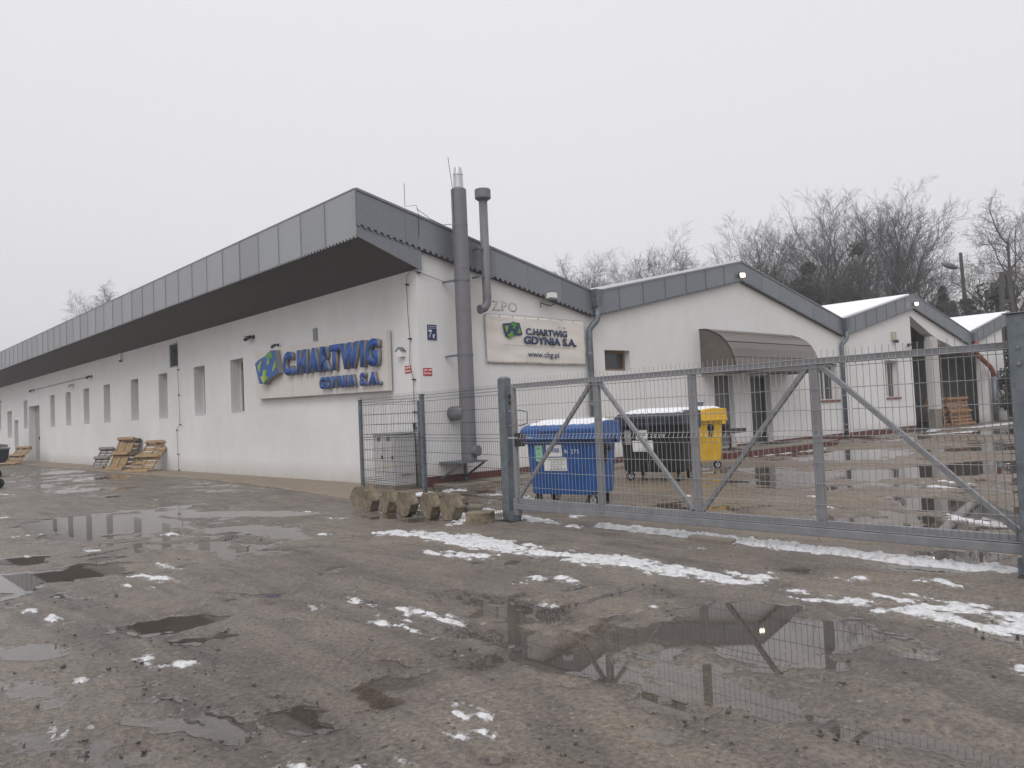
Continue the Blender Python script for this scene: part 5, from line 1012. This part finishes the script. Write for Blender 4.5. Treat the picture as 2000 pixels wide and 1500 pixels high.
# pedestal table beside the grey door
t = thing('pedestal_table', 'low black pedestal table beside the yellow container', 'table', (10.75, -1.25, .195))
mb = MB(); mb.box(-.40, .40, -.35, .35, .55, .68); o = obj('table_top', mb, M['black'], t); bevel(o, .01, 1)
mb = MB(); mb.tube([(0, 0, .03), (0, 0, .56)], .035, 8); obj('column', mb, M['black'], t)
mb = MB()
for k in range(4): a = math.pi / 4 + k * math.pi / 2; mb.bar((0, 0, .07), (.36 * math.cos(a), .36 * math.sin(a), .02), .05, .03)
obj('foot', mb, M['black'], t)
t = thing('rubbish_bag', 'round black rubbish bag resting on the low table behind the yellow container', 'bag', (10.42, -1.25, .875)); 
mb = MB(); mb.lathe((0, 0, 0), [(.08, 0), (.15, .05), (.18, .14), (.15, .24), (.08, .30), (.02, .33), (.04, .36)], 14); o = obj('bag', mb, M['skin'], t, True)

# ---------------------------------------------------------------- pallets
def pallet(name, W, H, mt, lab, nslat=7, solid=False, group=None, cat='pallet'):
    """local: x across, z along the length, y thickness; the underside faces -y"""
    t = thing(name, lab, cat, group=group); rr_ = random.Random(int(W * 50 + nslat))
    for k in range(nslat):
        hh_ = (H / nslat) * (.98 if solid else .68); z = (k + .5) * H / nslat
        m = MB(); m.box(-W/2, W/2, .115, .14, z - hh_/2, z + hh_/2); m.xform(Matrix.Rotation(rr_.uniform(-.008, .008), 4, 'Y')); obj('deck_board', m, mt, t)
    for x in (-W/2 + .05, 0, W/2 - .05):
        m = MB(); m.box(x - .03, x + .03, .09, .114, 0, H); obj('stringer_board', m, mt, t)
    for z in (.055, H/2, H - .055):
        m = MB(); m.box(-W/2, W/2, -.02, .004, z - .06, z + .06); obj('bottom_board', m, mt, t)
        for x in (-W/2 + .06, 0, W/2 - .06):
            m = MB(); m.box(x - .055, x + .055, .005, .089, z - .052, z + .052); obj('block', m, mt, t)
    return t
def lean(t, y, x0, rx, rz=0, z=.04):
    """stand it on the apron and lean it back on the wall x=0"""
    t.matrix_world = Matrix.Translation((x0, y, z)) @ Matrix.Rotation(R_(rz), 4, 'Z') @ Matrix.Rotation(R_(-90), 4, 'Z') @ Matrix.Rotation(R_(-rx), 4, 'X')
lean(pallet('wooden_pallet', 1.22, 1.56, M['wood'], 'light wooden pallet leaning on the long wall, rightmost of the leaning group'), 16.9, -1.12, 43, 24)
lean(pallet('wooden_pallet', .95, 1.46, M['wood'], 'tall solid-decked wooden pallet leaning in the middle of the group', 5, True), 20.0, -1.05, 27, 24)
lean(pallet('wooden_pallet', .95, 1.36, M['woodd'], 'dark wooden pallet leaning directly behind the tall middle one'), 19.75, -.82, 24, 24)
lean(pallet('wooden_pallet', .95, 1.05, M['woodg'], 'grey weathered slatted pallet leaning left of the tall one'), 23.0, -.95, 33, 20)
lean(pallet('wooden_pallet', 1.15, 1.35, M['wood'], 'wooden pallet leaning beside the dark skip left of the roller door'), 36.6, -1.9, 46, 26)
m = MB(); m.box(-1.1, -.98, 20.9, 23.2, .036, .055); tag(obj('loose_board', m, M['wood']), 'loose wooden board lying in front of the leaning pallets', 'board')
def stack(x, y, n, lab0, mt, yw=0, zz=.02):
    base = None
    for k in range(n):
        if base is None:
            base = pallet('wooden_pallet', 1.3, .95, mt, lab0.format(ord_(k, n)), group='pallets stacked in the loading bay'); t = base
        else: t = dup(base, label=lab0.format(ord_(k, n)))
        t.matrix_world = Matrix.Translation((x, y, zz + .16 * k + .02)) @ Matrix.Rotation(R_(yw + (k % 3) * 1.5), 4, 'Z') @ Matrix.Rotation(R_(90), 4, 'X')
        t.matrix_world = Matrix.Translation((x, y, zz + .16 * k + .02)) @ Matrix.Rotation(R_(yw + (k % 3) * 1.5), 4, 'Z') @ Matrix.Rotation(R_(90), 4, 'X')
def ord_(k, n):
    return 'bottom' if k == 0 else ('top' if k == n - 1 else ['second', 'third', 'fourth', 'fifth', 'sixth', 'seventh', 'eighth', 'ninth', 'tenth', 'eleventh', 'twelfth', 'thirteenth'][k - 1] + ' from the bottom')
stack(31.2, 3.0, 9, 'dull pallet in the stack left of the bay column, {}', M['woodd'])
stack(30.3, 5.4, 13, 'dusty pallet in the tall stack deep inside the bay, {}', M['woodo'])
def stand(t, x, y, rx, rz): t.matrix_world = Matrix.Translation((x, y, .03)) @ Matrix.Rotation(R_(rz), 4, 'Z') @ Matrix.Rotation(R_(-rx), 4, 'X')
for k in range(4): stand(pallet('wooden_pallet', 2.6, 1.50, M['woodo'], ['orange wooden pallet leaning frontmost in the loading bay', 'orange wooden pallet leaning second in the loading bay row', 'orange wooden pallet leaning third in the loading bay row', 'orange wooden pallet leaning last in the loading bay row'][k], 8, group='pallets leaning in the loading bay'), 35.4 - k * .25, -.1 + k * .26, 12, -4)
stand(pallet('wooden_pallet', 2.0, 1.45, M['wood'], 'pale upright pallet beside the orange leaning pallets in the bay', 4, True), 38.2, .9, 5, 3)

# ---------------------------------------------------------------- things at the left edge
t = thing('skip_container', 'dark open skip with snow and sheets on top at the far left of the wall', 'skip', (-2.35, 37.9, 0), R_(-90))
# local x runs towards -y of the world; the photo shows its right end
mb = MB(); vs = []
for z, e_ in ((.10, .16), (.88, 0.0)): vs += [(-5.2 + e_, -.75 + e_ * .2, z), (0.0 - e_ * 1.0, -.75 + e_ * .2, z), (0.0 - e_ * 1.0, .75 - e_ * .2, z), (-5.2 + e_, .75 - e_ * .2, z)]
mb.add(vs, [(0,3,2,1), (0,1,5,4), (1,2,6,5), (2,3,7,6), (3,0,4,7), (4,5,6,7)]); mb.xform(Matrix.Identity(4)); o = obj('body', mb, M['bin_kl'], t); fixn(o.data)
mb = MB(); mb.box(-5.25, .05, -.80, -.70, .86, .96); mb.box(-5.25, .05, .70, .80, .86, .96); mb.box(-.05, .05, -.70, .70, .861, .959); mb.box(-5.25, -5.15, -.7, .7, .861, .959); obj('rim', mb, M['gal'], t)
mb = MB()
for k in range(7): mb.box(-.5 - k * .7, -.42 - k * .7, -.83, -.72, .3, .86)
obj('rib', mb, M['bin_kl'], t)
o = bpy.data.objects[t.name]; t.rotation_euler = (0, 0, R_(-90))
m = MB(); m.lathe((0, 0, 0), [(.9, 0), (.7, .1), (.3, .16), (.05, .17)], 18); o = obj('snow_heap', m, M['lidsnow'], None, True); o.location = (-2.4, 39.4, .93); o.scale = (.7, 1.5, .7); tag(o, 'snow lying on top of the dark skip', 'snow')
m = MB(); m.prism([(-.6, 0), (1.0, 0), (1.0, .12), (-.1, .30), (-.6, .22)], lambda u, v, w: (u, w, v), -.9, .9); o = obj('folded_tarpaulin', m, M['flue']); fixn(o.data); bevel(o, .04, 2); o.location = (-2.2, 41.5, .97); tag(o, 'grey folded tarpaulin heaped on the dark skip', 'tarpaulin')
t = thing('old_tyre', 'old black tyre lying at the left edge of the yard', 'tyre', (-6.22, 14.3, 0))
def torus(R0, r0, n=28, m_=12):
    m = MB()
    for a in range(n):
        for b in range(m_):
            A, B_ = 2*math.pi*a/n, 2*math.pi*b/m_; m.v.append(((R0 + r0*math.cos(B_))*math.cos(A), (R0 + r0*math.cos(B_))*math.sin(A), r0*1.15*math.sin(B_)))
    for a in range(n):
        for b in range(m_): m.f.append((a*m_+b, ((a+1)%n)*m_+b, ((a+1)%n)*m_+(b+1)%m_, a*m_+(b+1)%m_))
    return m
m = torus(.34, .13); m.xform(Matrix.Translation((0, 0, .15))); obj('tread', m, M['rubber'], t, True)
m = MB(); m.lathe((0, 0, .15), [(.235, -.09), (.22, -.02), (.22, .04), (.235, .09)], 24); obj('bead', m, M['rubber'], t)
t2 = dup(t, loc=(-6.28, 14.33, .29), label='second old black tyre stacked on the tyre at the left edge')
# litter
m = MB(); m.prism([(0, 0), (.32, .02), (.30, .1), (.02, .09)], lambda u, v, w: (u, v, w), .005, .03); o = obj('polystyrene_scrap', m, M['white']); fixn(o.data); o.location = (-4.3, 20.5, 0); o.rotation_euler = (0, 0, .5); tag(o, 'thin white scrap lying on the ground near the leaning pallets', 'litter')
m = MB(); m.tube([(0, 0, .01), (.2, .05, .015), (.34, .03, .01)], .012, 5); o = obj('twig_litter', m, M['bark']); o.location = (-5.0, 6.2, 0); tag(o, 'short dark stick on the ground beside the left puddle', 'stick')
# ---------------------------------------------------------------- trees
def bare_tree_meshes(seed, H, spread, up, nb, lv=4, minr=.0105, r0=None, fork=0.3):
    rr_ = random.Random(seed); T = MB(); K = MB()
    def branch(p, d, L_, r, level):
        n = 5 if level < 2 else (4 if level < 3 else 3); pts = [p]; rads = [r]; step = L_ / n; dd = d.normalized()
        for i_ in range(n):
            j = Vector((rr_.gauss(0, 1), rr_.gauss(0, 1), rr_.gauss(0, 1))) * (.10 if level == 0 else .17); dd = (dd + j + Vector((0, 0, up * (.10 if level else .25)))).normalized()
            p = p + dd * step; pts.append(p); rads.append(max(minr * .7, r * (1 - (i_ + 1) / n * (.62 if level == 0 else .72))))
        (T if level == 0 else K).tube(pts, rads, 7 if level == 0 else (5 if level == 1 else 3), caps=False)
        if level >= lv: return
        cnt = nb[level]; 
        for c in range(cnt):
            f = (fork + (1 - fork) * (c + rr_.random() * .8) / cnt) if level == 0 else .18 + .82 * (c + rr_.random()) / cnt
            f = min(f, .98); s_ = f * n; i_ = int(s_); q = pts[i_].lerp(pts[min(i_ + 1, n)], s_ - i_); bd = (pts[min(i_ + 1, n)] - pts[i_]).normalized()
            ax = bd.orthogonal().normalized(); ax.rotate(Matrix.Rotation(c * 2.4 + rr_.uniform(-.5, .5), 3, bd)); an = R_(rr_.uniform(spread[0], spread[1])); nd = bd.copy(); nd.rotate(Matrix.Rotation(an, 3, ax))
            rb = max(minr, rads[i_] * rr_.uniform(.42, .62)); Lb = L_ * rr_.uniform(.42, .66) * (1 - .45 * f if level == 0 else 1 - .3 * f)
            branch(q, nd, Lb, rb, level + 1)
    branch(Vector((0, 0, -.2)), Vector((rr_.uniform(-.06, .06), rr_.uniform(-.06, .06), 1)), H * .86, r0 or H * .011, 0)
    return T, K
def tree_proto(name, lab, seed, **k):
    t = thing(name, lab, 'tree', group='bare trees behind the warehouse'); T, K = bare_tree_meshes(seed, **k); obj('trunk', T, M['bark'], t, True); obj('crown', K, M['twig'], t); return t
protos = [tree_proto('bare_tree', '', 3, H=22, spread=(24, 44), up=.55, nb=(14, 8, 6, 5), fork=.25),
          tree_proto('bare_tree', '', 8, H=22, spread=(26, 48), up=.5, nb=(13, 8, 6, 5), fork=.18),
          tree_proto('bare_tree', '', 15, H=22, spread=(22, 40), up=.6, nb=(14, 7, 6, 5), fork=.3),
          tree_proto('bare_tree', '', 23, H=18, spread=(35, 60), up=.45, nb=(13, 9, 7, 5), fork=.22, r0=.26)]
def at(px_, d): return Vector((-10.5, -14.57, 0)) + (Vector((.6751, .7367, 0)) + Vector((.7377, -.6738, 0)) * ((px_ - 1000) / 1524.0)) * d
used_p = set()
def plant(k, x, y, h, rz, lab):
    p = protos[k]; base = (22, 22, 22, 18)[k]; s_ = h / base
    if k not in used_p: used_p.add(k); t = p; t['label'] = lab
    else: t = dup(p, label=lab)
    t.location = (x, y, 0); t.rotation_euler = (0, 0, rz); t.scale = (s_ * (1.0), s_, s_); return t
TR = [(3, 17.2, 83.0, 17.8, 1.0, 'bare tree showing over the long roof at the left'), (3, 5.6, 93.0, 14.0, 2.0, 'small bare tree at the far left edge above the long roof'),
      (3, 51.0, 41.8, 17.2, .3, 'bushy bare tree leftmost of the low group behind the middle gable'), (0, 53.0, 39.5, 15.2, 1.2, 'thin bare tree second from the left in the low group'),
      (1, 55.5, 36.2, 17.0, 2.2, 'bare tree in the centre of the low group behind the middle gable'), (3, 57.0, 34.0, 17.2, 4.0, 'spreading bare tree right of centre in the low group'),
      (0, 54.6, 27.6, 17.0, 3.3, 'taller bare tree at the right end of the low group')]
TRP = [(1, 1478, 74, 15.5, .5, 'leaning bare tree at the left end of the tall row'), (1, 1512, 76, 21.5, 2.8, 'tall forked bare tree second from the left in the tall row'),
       (2, 1562, 74, 20.0, 5.1, 'bare tree third from the left in the tall row'), (0, 1604, 74, 22.0, 1.9, 'tall bare tree fourth from the left in the tall row'), (2, 1628, 78, 22.6, 3.6, 'tall bare tree just right of the fourth in the tall row'),
       (1, 1655, 80, 20.5, 4.4, 'bare tree in the centre of the tall row'), (0, 1694, 75, 22.0, 3.0, 'tall bare tree fourth from the right in the tall row'), (2, 1716, 79, 21.0, 1.0, 'bare tree third from the right in the tall row'),
       (2, 1737, 73, 22.0, 5.6, 'tallest bare tree near the right of the tall row'), (1, 1776, 72, 16.5, 4.6, 'lower bare tree second from the right in the tall row'), (1, 1806, 68, 18.6, 2.0, 'thin separate bare tree at the right end of the tall row'),
       (3, 2000, 56, 16.5, .2, 'big spreading bare tree at the right edge behind the guide post'), (3, 1945, 58, 11.4, 3.6, 'lower spreading bare tree left of the big one at the right edge'), (3, 2065, 60, 19.0, 5.0, 'large bare tree cut off by the right edge of the photo')]
TR += [(3, 15.2, 84.5, 16.9, 4.1, 'second bare tree showing over the long roof, left of the first'), (0, 50.0, 40.6, 15.0, 2.2, 'thin bare tree just right of the leftmost in the low group'), (1, 54.6, 38.0, 16.8, 5.1, 'slim bare tree left of the centre of the low group'), (0, 56.8, 31.0, 16.4, .7, 'slim bare tree beside the taller one at the right end of the low group')]
TRP += [(0, 1496, 79, 21.5, 4.0, 'bare tree crowded behind the left end of the tall row'), (1, 1540, 78, 23.0, 1.4, 'bare tree filling the gap left of the third in the tall row'), (0, 1585, 80, 23.5, 2.4, 'bare tree behind the left half of the tall row'), (2, 1640, 74, 24.0, .2, 'tall bare tree just left of the centre of the tall row'),
        (0, 1672, 76, 24.2, 5.0, 'tall bare tree just right of the centre of the tall row'), (1, 1716, 74, 24.0, 3.9, 'bare tree filling the right half of the tall row'), (0, 1752, 77, 23.6, 1.7, 'bare tree behind the right end of the tall row')]
TR[1] = (3, 4.2, 93.0, 13.0, 2.0, TR[1][5])
for a in TRP: p = at(a[1], a[2]); TR.append((a[0], p.x, p.y, a[3] * (.80 if a[0] < 3 else .92), a[4], a[5]))
for a in TR: plant(*a)
# evergreen shrubs and ivy
def leaf_cloud(name, lab, blobs, n, sz, mt, loc, group='evergreen growth behind the warehouse', seed=1):
    rr_ = random.Random(seed); m = MB(); tr = MB()
    for k in range(n):
        bx_, by_, bz_, br = blobs[k % len(blobs)]
        v = Vector((rr_.gauss(0, 1), rr_.gauss(0, 1), rr_.gauss(0, 1))).normalized() * (rr_.random() ** .45) * br; c = Vector((bx_, by_, bz_)) + Vector((v.x, v.y, v.z * .85))
        a = Vector((rr_.gauss(0, 1), rr_.gauss(0, 1), rr_.gauss(0, 1))).normalized(); b = a.orthogonal().normalized(); s_ = sz * rr_.uniform(.5, 1.3)
        m.add([c - a*s_, c + b*s_*.6, c + a*s_, c - b*s_*.6], [(0, 1, 2, 3)])
    t = thing(name, lab, 'shrub', loc, group=group); obj('foliage', m, mt, t)
    for b in blobs[:6]: tr.tube([(b[0]*.6, b[1]*.6, 0), (b[0]*.9, b[1]*.9, b[2])], [.12, .05], 5)
    obj('stem', tr, M['bark'], t); return t
rs = random.Random(5)
def blobs(n, wx_, z0, z1, r0_, r1_): return [(rs.uniform(-wx_, wx_), rs.uniform(-1.5, 1.5), rs.uniform(z0, z1), rs.uniform(r0_, r1_)) for _ in range(n)]
for (x, d, nb_, wx_, z0, z1, ra, rb, n, lab) in (
    (1530, 72, 10, 2.6, 6, 13.0, 1.0, 1.9, 5200, 'dense dark evergreen clump low at the left of the tall bare trees'),
    (1572, 73, 6, 1.3, 9, 14.0, .7, 1.4, 2600, 'small round dark evergreen ball beside the dense clump'),
    (1640, 70, 16, 2.6, 6, 15.5, .5, 1.2, 3000, 'loose ivy growth climbing in the middle of the tall trees'),
    (1690, 71, 12, 2.4, 6, 12.5, .6, 1.1, 2400, 'loose leafy thicket right of the middle of the tall row'),
    (1750, 68, 14, 2.8, 5, 10.5, .5, 1.1, 2400, 'loose leafy thicket under the right end of the tall row'),
    (1812, 66, 8, 1.6, 5, 9.0, .5, .9, 1200, 'low leafy bush left of the conifer'),
    (1905, 60, 8, 2.2, 4, 8.6, .5, 1.0, 1500, 'low leafy bush between the conifer and the right trees'),
    (1985, 52, 16, 3.0, 3, 9.0, .9, 1.8, 5200, 'dense dark bush at the right edge beyond the guide post')):
    p = at(x, d); leaf_cloud('evergreen_shrub', lab, blobs(nb_, wx_, z0, z1, ra, rb), n, .19, M['leaf'], (p.x, p.y, 0), seed=int(x)).rotation_euler = (0, 0, R_(-47))
p = at(1978, 44); leaf_cloud('evergreen_shrub', 'low dark bush just right of the warehouse end', blobs(10, 1.2, .6, 3.8, .5, 1.0), 2600, .14, M['leaf'], (p.x + 1.5, p.y - .4, 0), seed=77)
def conifer(lab, loc, h, r, n, seed):
    rr_ = random.Random(seed); m = MB()
    for k in range(n):
        f = rr_.random() ** .75; z = h * (.06 + .94 * f); R1 = r * (1 - f) ** .8 * rr_.uniform(.35, 1.0) + .05; a = rr_.uniform(0, 6.283)
        c = Vector((R1 * math.cos(a), R1 * math.sin(a), z - R1 * .25)); d = Vector((math.cos(a), math.sin(a), rr_.uniform(-.5, .25))); s_ = rr_.uniform(.15, .38); b = d.cross(Vector((0, 0, 1))).normalized() * s_ * .3
        m.add([c - d*s_, c + b, c + d*s_, c - b], [(0, 1, 2, 3)])
    t = thing('conifer', lab, 'tree', loc, group='conifers behind the warehouse'); obj('crown', m, M['needle'], t); tr = MB(); tr.tube([(0, 0, 0), (0, 0, h * .95)], [.2, .03], 6); obj('trunk', tr, M['bark'], t); return t
p = at(1853, 68); conifer('dark conifer standing left of the old lamp pole', (p.x, p.y, 0), 11.2, 2.4, 5200, 2)
p = at(1872, 71); conifer('second dark conifer right beside the first, behind the lamp pole', (p.x, p.y, 0), 10.2, 2.2, 4200, 7)
# old street lamp
p = at(1893, 60)
t = thing('street_lamp', 'old dark utility pole with a single street lamp head behind the roofs', 'street lamp', (p.x, p.y, 0), R_(-47))
mb = MB(); mb.tube([(.25, 0, 0), (0, 0, 12.6)], [.18, .12], 10); obj('pole', mb, M['bark'], t)
mb = MB(); mb.tube([(.05, 0, 11.0), (-.35, 0, 11.75)], .045, 6) if False else mb.tube([(0, 0, 11.35), (-.4, 0, 11.45)], .05, 6); obj('arm', mb, M['galdark'], t)
mb = MB(); mb.lathe((0, 0, 0), [(.03, -.70), (.16, -.5), (.24, -.15), (.20, .3), (.08, .55)], 14); mb.xform(Matrix.Translation((-.85, 0, 11.62)) @ Matrix.Rotation(R_(-68), 4, 'Y') @ Matrix.Scale(-1, 4, (0, 0, 1))); o = obj('lamp_head', mb, M['galdark'], t, True); fixn(o.data)
mb = MB(); mb.tube([(.28, .0, 7.2), (.12, .0, 9.8)], .10, 6); obj('cable_sleeve', mb, M['bark'], t)
p = at(1977, 50)
t = thing('utility_pole', 'A-shaped concrete utility pole among the branches at the right', 'utility pole', (p.x, p.y, 0), R_(-47))
for s_ in (-1, 1):
    mb = MB(); mb.bar((s_ * .75, 0, 0), (s_ * .17, 0, 9.2), .22, .24, (0, 1, 0)); obj('leg', mb, M['bark'], t)
mb = MB(); mb.box(-.28, .28, -.14, .14, 9.15, 9.4); mb.box(-.3, .3, -.1, .1, 7.4, 7.6); obj('crosspiece', mb, M['bark'], t)

# ---------------------------------------------------------------- misty winter air
mb = MB(); mb.box(-70, 170, -70, 140, -1.2, 30)
hm = bpy.data.materials.new('misty_air'); hm.use_nodes = True; t_ = hm.node_tree; t_.nodes.clear()
pv = t_.nodes.new('ShaderNodeVolumePrincipled'); pv.inputs['Density'].default_value = 0.0017; pv.inputs['Color'].default_value = (0.93, 0.93, 0.95, 1); pv.inputs['Anisotropy'].default_value = 0.2
ov = t_.nodes.new('ShaderNodeOutputMaterial'); t_.links.new(pv.outputs[0], ov.inputs['Volume'])
tag(obj('haze', mb, hm), 'thin pale winter mist filling the air over the yard', 'haze', kind='stuff')
